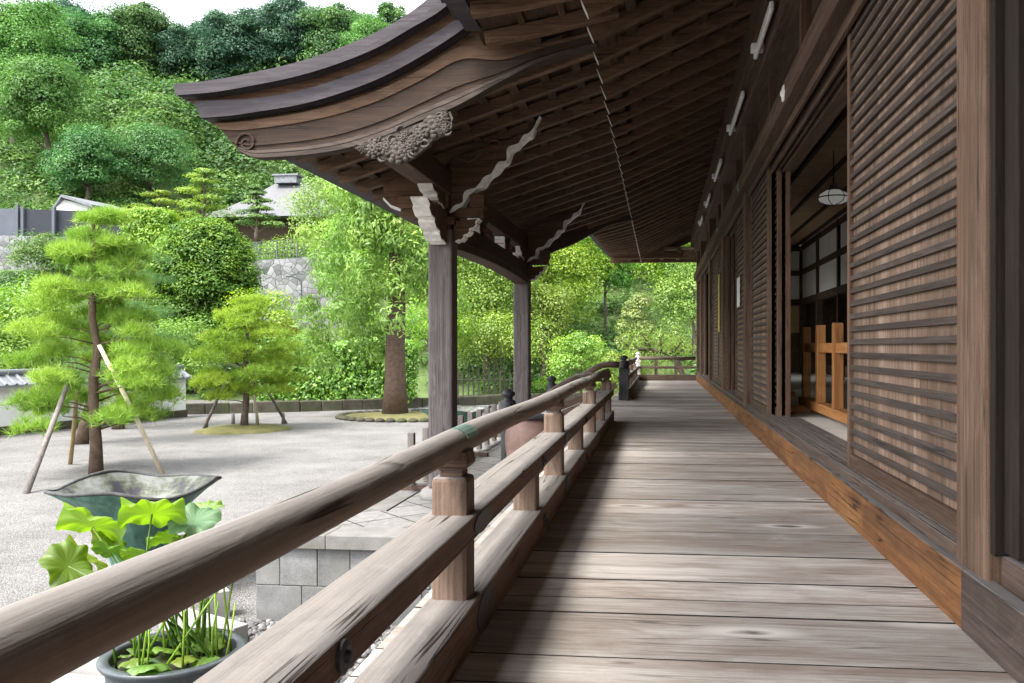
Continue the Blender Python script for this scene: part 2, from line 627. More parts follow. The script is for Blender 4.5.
M['roof_grey'] = plain('grey_sheet_roof', (.125, .125, .132), .6, .1, 2, .05)
M['panel'] = plain('dark_slate_panel', (.020, .023, .032), .5, .15, 2, .05)
M['panel_light'] = plain('light_slate_panel', (.075, .085, .105), .5, .1, 2, .05)
M['tile'] = plain('grey_roof_tile', (.17, .18, .195), .5, .35, 7, .4)
M['pebble'] = stone('drain_pebble', (.06, .06, .065), (.24, .235, .23), 3, 1.1, 60, None, .3)
M['moss'] = stone('moss_ground', (.075, .085, .028), (.19, .165, .07), 3, .2, 40, None, 1.0)
M['earth'] = stone('hill_soil', (.06, .10, .03), (.13, .18, .06), .6, .2, 4, None, .8)
M['pole_metal'] = plain('grey_metal', (.10, .105, .11), .5, .1, 5, .05, .4, .5)


def gravel_mat():
    t = NT('pale_raked_gravel')
    v = t.coord((1, 1, 1), rnd=False)
    vo = t.n('ShaderNodeTexVoronoi')
    vo.inputs['Scale'].default_value = 75
    t.l(v, vo.inputs['Vector'])
    sp = t.n('ShaderNodeSeparateColor')
    t.l(vo.outputs['Color'], sp.inputs[0])
    n2 = t.noise(v, 1.1, 6, .6)
    n3 = t.noise(v, .25, 4, .65)
    a = t.math('MULTIPLY_ADD', sp.outputs[0], .36, t.math('MULTIPLY', n2, .44))
    a = t.math('MULTIPLY_ADD', n3, .25, a)
    c = t.ramp(a, [(.22, (.066, .063, .059)), (.45, (.138, .133, .127)), (.72, (.25, .243, .235))])
    h = t.math('SUBTRACT', 1.0, vo.outputs['Distance'])
    return t.principled(c, .9, h, .8, .012, .2)


def paving_mat():
    t = NT('diagonal_stone_paving')
    v = t.coord((1, 1, 1), rnd=False, rot=(0, 0, math.radians(45)))
    br = t.n('ShaderNodeTexBrick')
    br.offset = 0
    br.inputs['Scale'].default_value = 1.0
    br.inputs['Brick Width'].default_value = .42
    br.inputs['Row Height'].default_value = .42
    br.inputs['Mortar Size'].default_value = .010
    br.inputs['Color1'].default_value = (.185, .18, .172, 1)
    br.inputs['Color2'].default_value = (.23, .224, .214, 1)
    br.inputs['Mortar'].default_value = (.045, .042, .034, 1)
    t.l(v, br.inputs['Vector'])
    n = t.noise(v, 14, 6)
    c = t.mix(.6, br.outputs['Color'], t.ramp(n, [(.3, .55), (.7, 1.15)]), 'MULTIPLY')
    return t.principled(c, .85, br.outputs['Fac'], -.4, .006, .25)


def bronze_mat(name, inner):
    t = NT(name)
    v = t.coord((1, 1, 1))
    v2 = t.coord((6, 6, .8))
    n1 = t.noise(v, 4.5, 6, .65)
    n2 = t.noise(v2, 1.6, 5, .6)
    if inner:
        c = t.ramp(n1, [(.36, (.022, .02, .027)), (.45, (.06, .068, .042)), (.52, (.115, .122, .108)), (.68, (.18, .185, .178))])
    else:
        a = t.math('MULTIPLY_ADD', n2, .6, t.math('MULTIPLY', n1, .4))
        c = t.ramp(a, [(.35, (.03, .065, .05)), (.5, (.07, .165, .125)), (.66, (.16, .31, .245))])
    return t.principled(c, .55, n1, .25, .004, .4, .15)


def masonry_mat():
    t = NT('rough_stone_masonry')
    v = t.coord((1, 1, 1), rnd=False)
    vo = t.n('ShaderNodeTexVoronoi')
    vo.feature = 'DISTANCE_TO_EDGE'
    vo.inputs['Scale'].default_value = 3.2
    t.l(v, vo.inputs['Vector'])
    v2 = t.n('ShaderNodeTexVoronoi')
    v2.inputs['Scale'].default_value = 3.2
    t.l(v, v2.inputs['Vector'])
    sp = t.n('ShaderNodeSeparateColor')
    t.l(v2.outputs['Color'], sp.inputs[0])
    c = t.ramp(sp.outputs[0], [(.0, (.13, .13, .135)), (1.0, (.27, .27, .275))])
    c = t.mix(t.ramp(vo.outputs['Distance'], [(.015, 1.0), (.05, 0.0)]), c, (.07, .08, .065))
    return t.principled(c, .9, vo.outputs['Distance'], .5, .05, .2)


M['gravel'] = gravel_mat()
M['paving'] = paving_mat()
M['bronze_in'] = bronze_mat('bronze_pale_inside', True)
M['bronze'] = bronze_mat('bronze_green_patina', False)
M['masonry'] = masonry_mat()


M['lit_paper'] = emit('daylit_window_paper', (.75, .9, 1.0), .35)

L = {}
L['pine'] = leafmat('pine_needles', (.125, .22, .03), (.225, .355, .045), (.35, .47, .075), .3, .03)
L['pine_dark'] = leafmat('bluish_pine_needles', (0.068, 0.149, 0.046), (0.121, 0.243, 0.069), (0.203, 0.351, 0.092), .3, .03)
L['dome'] = leafmat('glossy_evergreen_leaves', (.035, .105, .014), (.095, .215, .024), (.21, .36, .045), .3, .03)
L['yellow'] = leafmat('yellow_green_leaves', (.11, .215, .025), (.225, .37, .04), (.37, .51, .07), .42, .03)
L['fresh'] = leafmat('fresh_green_leaves', (.095, .18, .03), (.195, .31, .05), (.33, .45, .09), .4, .03)
L['pale'] = leafmat('pale_green_leaves', (0.120, 0.192, 0.046), (0.228, 0.336, 0.082), (0.360, 0.456, 0.122), .4, .06)
L['conifer'] = leafmat('feathery_conifer_leaves', (0.095, 0.176, 0.034), (0.189, 0.324, 0.063), (0.324, 0.459, 0.103), .4, .03)
L['hill'] = leafmat('hill_leaves', (.035, .10, .03), (.075, .175, .05), (.15, .28, .08), .35, .03)
L['hill_blue'] = leafmat('haze_blue_hill_leaves', (.022, .062, .038), (.05, .12, .066), (.10, .20, .10), .3, .03)  # blue of the distant haze is put into the leaf colour
L['hill_lime'] = leafmat('lime_hill_leaves', (.055, .135, .03), (.11, .225, .05), (.19, .34, .075), .35, .03)
L['under'] = leafmat('slope_undergrowth_leaves', (.035, .095, .025), (.10, .20, .045), (.22, .35, .09), .35, .03)
L['_'] = leafmat('slope_undergrowth_leaves', (0.064, 0.152, 0.030), (0.152, 0.296, 0.054), (0.304, 0.464, 0.095), .35, .03)
L['red'] = leafmat('red_shrub_leaves', (0.192, 0.060, 0.031), (0.360, 0.108, 0.051), (0.480, 0.192, 0.092), .35, .03)
L['hedge'] = leafmat('hedge_leaves', (0.070, 0.168, 0.015), (0.168, 0.315, 0.026), (0.336, 0.504, 0.048), .38, .06)
L['lotus_bright'] = leafmat('bright_lotus_leaf', (.16, .27, .03), (.22, .34, .035), (.30, .41, .06), .5, .04)
L['lotus_blue'] = leafmat('blue_green_lotus_leaf', (0.078, 0.156, 0.066), (0.102, 0.192, 0.087), (0.144, 0.240, 0.117), .3, .03)
L['lotus_mid'] = leafmat('green_lotus_leaf', (0.080, 0.168, 0.014), (0.128, 0.232, 0.024), (0.192, 0.304, 0.034), .4, .06)

# ------------------------------------------------------------------ ground
mb = MB()
mb.add([(-400, -300, GZ), (400, -300, GZ), (400, 500, GZ), (-400, 500, GZ)], [(0, 1, 2, 3)], 0)
g = mb.build('gravel_court', M['gravel'])
tag(g, 'pale raked gravel of the temple court', 'gravel ground', kind='structure')

# ------------------------------------------------------------------ the temple hall: verandah, wall, doors, eaves
hall = empty('temple_hall', (1.0, 10.0, GZ), 'dark timber temple hall with louvred sliding doors along the verandah', 'temple hall')
YB0, YB1 = -10.0, 22.0
PIL = [-7.6, -4.2, -0.76, 2.65, 9.5, 12.9, 16.3, 19.7, 21.75]

mb = MB()
fixed = [2.33, 2.72, 2.88, 3.11, 3.51, 3.93, 4.36]
ys = [2.33]
while ys[-1] > YB0:
    ys.append(ys[-1] - random.choice([.38, .42, .2, .36]))
ys = ys[::-1][:-1] + fixed
while ys[-1] < YB1:
    ys.append(ys[-1] + random.choice([.38, .42, .40, .22, .35]))
seam = [(random.uniform(-.004, .004), random.uniform(.003, .0065)) for _ in ys]
for k in range(len(ys) - 1):
    a, b = ys[k], ys[k + 1]
    (s0, g0), (s1, g1) = seam[k], seam[k + 1]
    dz = random.uniform(-.002, .002)
    x0, x1 = -.80, .915
    r = random.random()
    ya, yb, yc, yd = a + g0 + s0, a + g0 - s0, b - g1 - s1, b - g1 + s1
    vs = [(x0, ya, -.06), (x1, yb, -.06), (x1, yc, -.06), (x0, yd, -.06), (x0, ya, dz), (x1, yb, dz), (x1, yc, dz), (x0, yd, dz)]
    mb.add(vs, [(0, 3, 2, 1), (4, 5, 6, 7), (0, 1, 5, 4), (1, 2, 6, 5), (2, 3, 7, 6), (3, 0, 4, 7)], r)
mb.build('verandah_floor', M['floor'], hall, bevel=.003)
mb = MB()
mb.box(-.76, -.60, YB0, YB1, -.30, -.052)
mb.box(.6, .75, YB0, YB1, -.30, -.052)
y = -2.2
while y < 22:
    mb.box(-.78, -.62, y, y + .16, GZ, -.302)
    y += 2.4
mb.build('floor_beam', M['wall_y'], hall)
mb = MB()
mb.box(.62, .70, YB0, YB1, GZ, -.055)
mb.build('underfloor_boarding', M['wall_dark'], hall)

# kick board, threshold, grooves
mb = MB()
mb.box(.900, .952, 2.66, 21.9, 0.0005, .183)
mb.build('kick_board', M['kick'], hall, bevel=.006)['label'] = 'bright orange kick board'
mb = MB()
mb.box(.898, .952, YB0, 2.655, 0.0005, .184)
mb.build('kick_board', M['kick_dark'], hall, bevel=.006)['label'] = 'dark worn kick board'
mb = MB()
mb.box(.9375, 1.24, 2.60, 21.8, .05, .222)
for x in (.941, .972, 1.003, 1.018, 1.048, 1.064, 1.094, 1.115, 1.14):
    mb.box(x, x + .014, 2.58, 21.82, .2, .2285)
mb.build('threshold', M['sill'], hall, bevel=.002)
mb = MB()
mb.box(.957, 1.24, YB0, 2.50, .05, .262)
mb.box(.99, 1.02, YB0, 2.49, .25, .272)
mb.build('threshold', M['sill'], hall, bevel=.003)

for y in PIL:
    mb = MB()
    mb.box(.922, 1.165, y - .122, y + .122, .12, 3.45)
    mb.build('pillar', M['wall_z'], hall, bevel=.012)

mb = MB()  # dark jamb boards added to put shade on the pillar's near face
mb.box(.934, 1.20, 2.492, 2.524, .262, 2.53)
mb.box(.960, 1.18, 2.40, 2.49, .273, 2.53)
mb.build('shade_jamb_board', M['shade_jamb'], hall, bevel=.004)
# lintel and head beams
mb = MB()
mb.box(.86, .955, YB0, 21.9, 2.535, 2.705)
mb.build('lintel_beam', M['wall_y'], hall, bevel=.006)
mb = MB()
mb.box(.945, .968, YB0, 21.88, 2.475, 2.56)
mb.box(1.012, 1.03, YB0, 21.88, 2.44, 2.56)
mb.box(1.056, 1.075, YB0, 21.88, 2.44, 2.56)
mb.box(1.10, 1.2, YB0, 21.88, 2.425, 2.56)
mb.box(.95, 1.19, YB0, 21.87, 2.562, 2.66)
mb.build('door_head', M['wall_y'], hall, bevel=.002)
mb = MB()
z = 2.66
while z < 3.30:
    mb.box(1.045, 1.08, YB0, 21.8, z + .002, z + .158)
    z += .16
mb.build('upper_wall_boards', M['wall_dark'], hall, bevel=.003)
for y in (.95, 4.35, 6.07, 7.8, 11.2, 14.6, 18.0):
    mb = MB()
    mb.box(.975, 1.06, y - .045, y + .045, 2.70, 3.28)
    mb.build('wall_strut', M['wall_z'], hall, bevel=.004)
mb = MB()
mb.box(.87, 1.15, YB0, 21.9, 3.262, 3.47)
mb.build('head_beam', M['wall_y'], hall, bevel=.008)
mb = MB()
mb.box(.80, 1.14, YB0, 22.4, 3.472, 3.86)
mb.build('wall_plate', M['eave_y'], hall, bevel=.008)
mb = MB()
mb.box(.828, .87, YB0, 21.9, 3.435, 3.471)
mb.build('moulding', M['wall_y'], hall, bevel=.004)

# nail covers on the lintel
for y in (6.05, 9.5, 12.9, 16.3):
    mb = MB()
    cz = 2.62
    vs = []
    n = 18
    for ring, (rr, xx) in enumerate(((.055, .859), (.05, .850), (.022, .846), (.018, .838), (.004, .836))):
        for k in range(n):
            t = 2 * math.pi * k / n
            q = rr * (1 + (.12 * math.cos(6 * t) if ring < 2 else 0))
            vs.append((xx, y + q * math.cos(t), cz + q * math.sin(t)))
    fs = []
    for j in range(4):
        for k in range(n):
            fs.append((j * n + k, j * n + (k + 1) % n, (j + 1) * n + (k + 1) % n, (j + 1) * n + k))
    fs.append(tuple(range(4 * n, 5 * n)))
    mb.add(vs, fs)
    mb.build('nail_cover', M['copper'] if y > 7 else M['white_paint'], hall)


def door(X, y0, y1, z0=.222, z1=2.565, fine=True):
    st = .05
    bk = MB()
    y = y0 + .01
    while y < y1 - .01:
        e = min(y1 - .01, y + random.uniform(.14, .22))
        bk.box(X + .016, X + .030, y, e - .001, z0 + .02, z1 - .01)
        y = e
    d = bk.build('sliding_door', M['door_back'], hall)
    sl = MB()
    sp = .066
    z = z0 + .112
    while z < z1 - .05:
        sl.box(X - .003, X + .0155, y0 + st, y1 - st, z, z + .027)
        z += sp
    s1 = sl.build('slats', M['slat'], d, bevel=.0025 if y0 < 5 else 0)
    for a in (y0, y1 - st):
        mm = MB()
        mm.box(X - .006, X + .034, a, a + st, z0, z1)
        mm.build('stile', M['wall_z'], d, bevel=.003)
    mm = MB()
    mm.box(X - .0055, X + .0335, y0 + st, y1 - st, z0 + .004, z0 + .075)
    mm.build('bottom_rail', M['wall_y'], d, bevel=.004)
    return d


for args in ((.985, 2.772, 4.59), (.985, 7.93, 9.378), (1.058, 7.80, 9.35), (1.13, 7.76, 9.3),
             (.985, 9.622, 11.25), (1.031, 12.4, 12.9), (.985, 12.55, 12.778),
             (.985, 13.022, 14.65), (.985, 14.66, 16.178), (.985, 18.9, 19.578),
             (.985, 19.822, 21.6), (.985, -.63, .98)):
    door(*args)

# paper notice and yellow board on the far doors: things of their own
mb = MB()
mb.box(.974, .9795, 10.62, 10.98, 1.35, 1.72)
tag(mb.build('paper_notice', M['paper'], None, loc=(.977, 10.8, 1.35)), 'small white paper notice pinned to a louvred door', 'notice', kind='thing')
mb = MB()
mb.box(.966, .979, 14.1, 14.38, 1.1, 2.05)
tag(mb.build('name_board', M['yellow'], None, loc=(.972, 14.2, 1.1)), 'narrow yellow board hanging on a far louvred door', 'board', kind='thing')

# ---- rafters, kioi, eave boards
XK = -.46


def lift(y):
    a = .15 * max(0.0, (8.5 - y) / 2.5) if y < 8.5 else 0
    a = min(a, .16)
    b = .34 * max(0.0, (y - 14.0) / 10.0) ** 1.6 if y > 14 else 0
    return a + b


def zin(x):
    return 3.18 + .44 * (x - XK)


def zout(x, y):
    t = min(1.0, max(0.0, (XK - x) / .84))
    kz = lift(y) * t
    if 6.6 < y < 15.3:
        kz = 0
    return 3.25 + .325 * (x - XK) + kz


KY0, KY1 = 6.9, 15.1
yr = []
y = KY0 - .49 * 24
while y < 24.0:
    yr.append(y)
    y += .49
base_raf = MB()
base_raf.bar((.86, 0, zin(.86) + .055), (XK - .06, 0, zin(XK - .06) + .055), .085, .11)
r0 = None
for y in yr:
    if r0 is None:
        r0 = base_raf.build('inner_rafter', M['eave'], hall, bevel=.004)
        tipm = MB()
        tipm.bar((XK - .0605, 0, zin(XK - .0605) + .055), (XK - .066, 0, zin(XK - .066) + .055), .086, .111)
        tp = tipm.build('rafter_tip', M['white_paint'], r0)
        base_loc = r0.location.copy()
        ofs = r0.location.y
        r0.location.y = y
        # meshes were stored relative to the hall's origin
        for v in r0.data.vertices:
            v.co.y += ORG[hall].y
        for v in tp.data.vertices:
            v.co.y += ORG[hall].y
        r0.location.y = y - ORG[hall].y
        first = r0
    else:
        dup(first, loc=(0, y - ORG[hall].y, 0), parent=hall)
for y in yr:
    m = MB()
    if 5.6 < y < 6.6:
        y -= .12
    xo = -3.05 if KY0 - .1 < y < KY1 + .1 else -1.3
    xs = [XK + .15, XK - .4, -1.3] + ([-2.2, -3.05] if xo < -2 else [])
    for a, b in zip(xs[:-1], xs[1:]):
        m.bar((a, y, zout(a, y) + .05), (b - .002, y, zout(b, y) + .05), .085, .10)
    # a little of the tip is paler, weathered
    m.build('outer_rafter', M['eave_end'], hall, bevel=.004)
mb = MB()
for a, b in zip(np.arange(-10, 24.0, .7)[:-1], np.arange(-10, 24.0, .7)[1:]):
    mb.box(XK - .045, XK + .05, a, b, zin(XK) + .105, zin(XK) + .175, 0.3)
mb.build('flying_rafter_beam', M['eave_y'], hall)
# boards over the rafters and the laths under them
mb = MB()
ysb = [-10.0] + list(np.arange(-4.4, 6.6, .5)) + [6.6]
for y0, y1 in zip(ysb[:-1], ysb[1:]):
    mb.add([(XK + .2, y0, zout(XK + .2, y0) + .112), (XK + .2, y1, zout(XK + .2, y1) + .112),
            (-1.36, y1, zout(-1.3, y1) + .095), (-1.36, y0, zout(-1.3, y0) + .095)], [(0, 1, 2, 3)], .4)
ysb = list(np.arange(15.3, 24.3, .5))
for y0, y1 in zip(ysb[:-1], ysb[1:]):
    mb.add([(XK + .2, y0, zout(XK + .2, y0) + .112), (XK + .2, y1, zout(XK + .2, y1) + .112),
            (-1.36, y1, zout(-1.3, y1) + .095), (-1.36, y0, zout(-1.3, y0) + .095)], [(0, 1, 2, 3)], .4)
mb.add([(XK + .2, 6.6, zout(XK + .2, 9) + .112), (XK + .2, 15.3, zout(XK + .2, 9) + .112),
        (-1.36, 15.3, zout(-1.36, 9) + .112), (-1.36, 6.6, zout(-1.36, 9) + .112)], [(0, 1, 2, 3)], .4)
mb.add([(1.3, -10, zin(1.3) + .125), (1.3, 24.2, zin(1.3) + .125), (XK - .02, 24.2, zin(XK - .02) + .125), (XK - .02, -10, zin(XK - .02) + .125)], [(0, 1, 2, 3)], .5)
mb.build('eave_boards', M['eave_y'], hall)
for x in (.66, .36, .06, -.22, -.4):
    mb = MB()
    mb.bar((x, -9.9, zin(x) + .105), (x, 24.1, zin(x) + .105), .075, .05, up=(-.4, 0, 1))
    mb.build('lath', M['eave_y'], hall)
for x in (-.72, -1.02):
    for a, b in ((-9.9, 6.4), (15.4, 24.1)):
        mb = MB()
        n = 10
        for i in range(n):
            y0, y1 = a + (b - a) * i / n, a + (b - a) * (i + 1) / n
            mb.bar((x, y0, zout(x, y0) + .103), (x, y1, zout(x, y1) + .103), .05, .028, up=(-.3, 0, 1), rnd=.3)
        mb.build('lath', M['eave_y'], hall)

# eave edge boards of the main roof (near run and far run)
for a, b in ((-10, 6.22), (15.5, 24.3)):
    mb = MB()
    n = 14
    pa = [a + (b - a) * i / n for i in range(n + 1)]
    for (x0, x1, za, zb) in ((-1.44, -1.32, .085, .17), (-1.52, -1.34, .172, .30), (-1.62, -1.36, .302, .47)):
        mb.strip([(x0, q, zout(-1.3, q) + za) for q in pa], [(x0, q, zout(-1.3, q) + zb) for q in pa], (x1 - x0, 0, 0), .4)
    mb.build('eave_fascia', M['bark_roof'], hall, bevel=.004)
# roof covering above
mb = MB()
for a, b in ((-10, 6.25), (6.25, 15.5), (15.5, 24.3)):
    n = 8
    pa = [a + (b - a) * i / n for i in range(n + 1)]
    xo = -1.62 if not (a > 6 and b < 16) else -.9
    for q0, q1 in zip(pa[:-1], pa[1:]):
        z0a, z0b = (zout(-1.3, q0) + .475, zout(-1.3, q1) + .475) if xo < -1 else (3.75, 3.75)
        mb.add([(xo, q0, z0a), (xo, q1, z0b), (1.5, q1, 5.0), (1.5, q0, 5.0), (5.5, q1, 8.6), (5.5, q0, 8.6), (10, q1, 5.0), (10, q0, 5.0), (10.6, q1, 4.2), (10.6, q0, 4.2)],
               [(0, 1, 2, 3), (3, 2, 4, 5), (5, 4, 6, 7), (7, 6, 8, 9)], .2)
mb.build('roof', M['bark_roof'], hall)
# the far eave end: crossing rafters, end beam
mb = MB()
mb.box(-1.40, 1.2, 24.2, 24.32, 3.25, 3.55)
mb.box(-1.2, .9, 22.2, 22.36, 3.16, 3.30)
for x in (-.9, -.45, 0, .45):
    mb.box(x, x + .09, 22.0, 24.2, 3.305, 3.40)
mb.add([(-1.3, 22.1, 3.44), (1.2, 22.1, 3.44), (1.2, 24.3, 3.44), (-1.3, 24.3, 3.44)], [(0, 1, 2, 3)])
mb.build('gable_eave', M['eave'], hall)
mb = MB()
mb.bar((.95, 21.95, 3.26), (-1.1, 23.9, 3.40), .13, .16)
mb.build('corner_rafter', M['eave'], hall)

# ---- interior
mb = MB()
mb.box(1.24, 9.0, -10, 21.5, .1, .212, .5)
mb.build('inner_floor', plain('pale_mat_floor', (.78, .75, .68), .8, .08, 2, .05), hall)
mb = MB()
x = 1.12
while x < 3.42:
    mb.box(x, x + .288, -10, 21.4, 3.36, 3.385)
    x += .29
mb.build('ceiling_boards', M['ceil'], hall)
for x in (1.45, 1.93, 2.41, 2.89, 3.3):
    mb = MB()
    mb.box(x, x + .05, -10, 21.38, 3.31, 3.358)
    mb.build('ceiling_batten', M['wall_dark'], hall)
mb = MB()
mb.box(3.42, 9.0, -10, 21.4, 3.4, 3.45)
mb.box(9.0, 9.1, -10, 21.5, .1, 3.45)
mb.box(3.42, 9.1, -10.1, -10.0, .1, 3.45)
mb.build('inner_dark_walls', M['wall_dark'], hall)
# the cross wall at the far end and the white panels above the inner openings
mb = MB()
mb.box(1.16, 3.42, 21.35, 21.45, 2.0, 3.48)
mb.box(3.45, 3.49, -10, 21.35, 2.02, 3.395)
mb.build('white_wall_panels', M['plaster'], hall)
mb = MB()
mb.box(1.16, 3.42, 21.3, 21.47, .21, 1.2)
mb.box(3.5, 9, 21.3, 21.47, .21, 3.4)
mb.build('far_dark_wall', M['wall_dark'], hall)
mb = MB()
mb.box(1.16, 3.42, 21.36, 21.46, 1.2, 2.0)
mb.build('far_tan_wall', M['tan_wall'], hall)
mb = MB()
for (za, zb) in ((1.86, 2.02), (2.60, 2.72), (3.2, 3.31)):
    mb.box(3.405, 3.52, -10, 21.3, za, zb)
    mb.box(1.18, 3.41, 21.27, 21.34, za, zb)
for y in (21.2, 19.0, 16.8, 14.5, 12.3, 10.0, 7.7, 5.4, 3.1, .8):
    mb.box(3.395, 3.53, y - .06, y + .06, .21, 3.312)
for x in (1.9, 2.65):
    mb.box(x, x + .1, 21.26, 21.345, .21, 3.312)
mb.build('inner_timber_frame', M['wall_dark'], hall, bevel=.004)
# a paper window of the dark inner room
mb = MB()
mb.box(8.93, 8.96, 15.2, 17.4, .95, 2.4)
wn = mb.build('window', M['lit_paper'], hall)
mb = MB()
for k in range(7):
    y = 15.2 + 2.2 * k / 6
    mb.box(8.90, 8.925, y - .02, y + .02, .95, 2.4)
for k in range(6):
    z = .95 + 1.45 * k / 5
    mb.box(8.898, 8.927, 15.2, 17.4, z - .018, z + .018)
mb.build('lattice', M['wall_dark'], wn)
# low platform and beams in the dark room seen as pale strips
mb = MB()
mb.box(3.9, 8.5, 9.5, 20.5, .21, .42)
mb.build('inner_platform', M['sill'], hall)

# ------------------------------------------------------------------ orange barriers inside the openings


def barrier(x, ya, yb, ups, label):
    t = empty('wooden_barrier', (x, (ya + yb) / 2, .212), label, 'barrier', 'orange barriers inside the hall')
    for y in ups:
        m = MB()
        m.box(x - .04, x + .04, y - .042, y + .042, .32, 1.05)
        m.build('upright', M['orange'], t, bevel=.006)
    m = MB()
    m.box(x - .055, x + .055, ya, yb, .262, .345)
    m.build('bottom_rail', M['orange_y'], t, bevel=.006)
    m = MB()
    m.box(x - .025, x + .025, ya + .05, yb - .05, .80, .885)
    m.build('top_rail', M['orange_y'], t, bevel=.005)
    for y in (ya + .35, yb - .35):
        m = MB()
        m.box(x - .28, x + .28, y - .05, y + .05, .2125, .275)
        m.build('foot', M['orange'], t, bevel=.006)
    return t


barrier(1.46, 4.9, 8.85, (8.72, 7.95, 7.2, 6.45, 5.7, 5.05), 'orange wooden barrier standing inside the wide near doorway')
barrier(1.46, 10.9, 14.0, (11.0, 11.7, 12.35, 13.0, 13.7), 'orange wooden barrier standing inside the second narrow doorway')

# pendant lamp
pl = empty('pendant_lamp', (2.2, 11.1, 2.75), 'white glass pendant lamp with dark wire cage under hall ceiling', 'lamp')
mb = MB()
mb.lathe([(.03, .10), (.10, .09), (.17, .045), (.19, 0), (.17, -.045), (.10, -.075), (.02, -.085)], 24, (2.2, 11.1, 2.75))
mb.build('glass_shade', M['lamp_glass_glow'], pl, smooth=True)
mb = MB()
mb.tube([(2.2, 11.1, 2.84), (2.2, 11.1, 3.36)], .008, 6)
mb.build('cord', M['iron'], pl)
mb = MB()
for k in range(6):
    t = k * math.pi / 3
    mb.tube([(2.2 + r * math.cos(t), 11.1 + r * math.sin(t), 2.75 + z) for r, z in ((.04, .105), (.11, .095), (.18, .048), (.197, 0), (.18, -.05), (.1, -.083), (.0, -.095))], .005, 5)
mb.lathe([(.196, -.006), (.204, -.006), (.204, .008), (.196, .008)], 24, (2.2, 11.1, 2.75), cap=False)
mb.lathe([(.02, .11), (.05, .11), (.05, .16), (.02, .17)], 12, (2.2, 11.1, 2.75))
mb.build('wire_cage', M['iron'], pl)

# tube lamps along the wall head
names = ['long white tube lamp on the wall head, first one above the open doorway', 'second white tube lamp along the wall head, behind the first',
         'third white tube lamp along the wall head', 'fourth small white tube lamp along the wall head, near the far eave corner',
         'fifth and farthest white tube lamp along the wall head']
for k, (a, b) in enumerate(((6.35, 7.45), (8.55, 10.1), (11.6, 12.9), (14.2, 15.3), (16.6, 17.6))):
    t = empty('tube_lamp', (.83, (a + b) / 2, 3.36), names[k], 'tube lamp', 'tube lamps along the wall head')
    mb = MB()
    mb.box(.80, .835, a, b, 3.325, 3.395)
    mb.build('tube', M['lamp_white'], t, bevel=.012)
    mb = MB()
    mb.box(.77, .872, b - .16, b - .06, 3.36, 3.42)
    mb.build('bracket', M['lamp_white'], t, bevel=.004)

# ------------------------------------------------------------------ verandah railings
RX, HX, HZ = -.60, -.60, .566


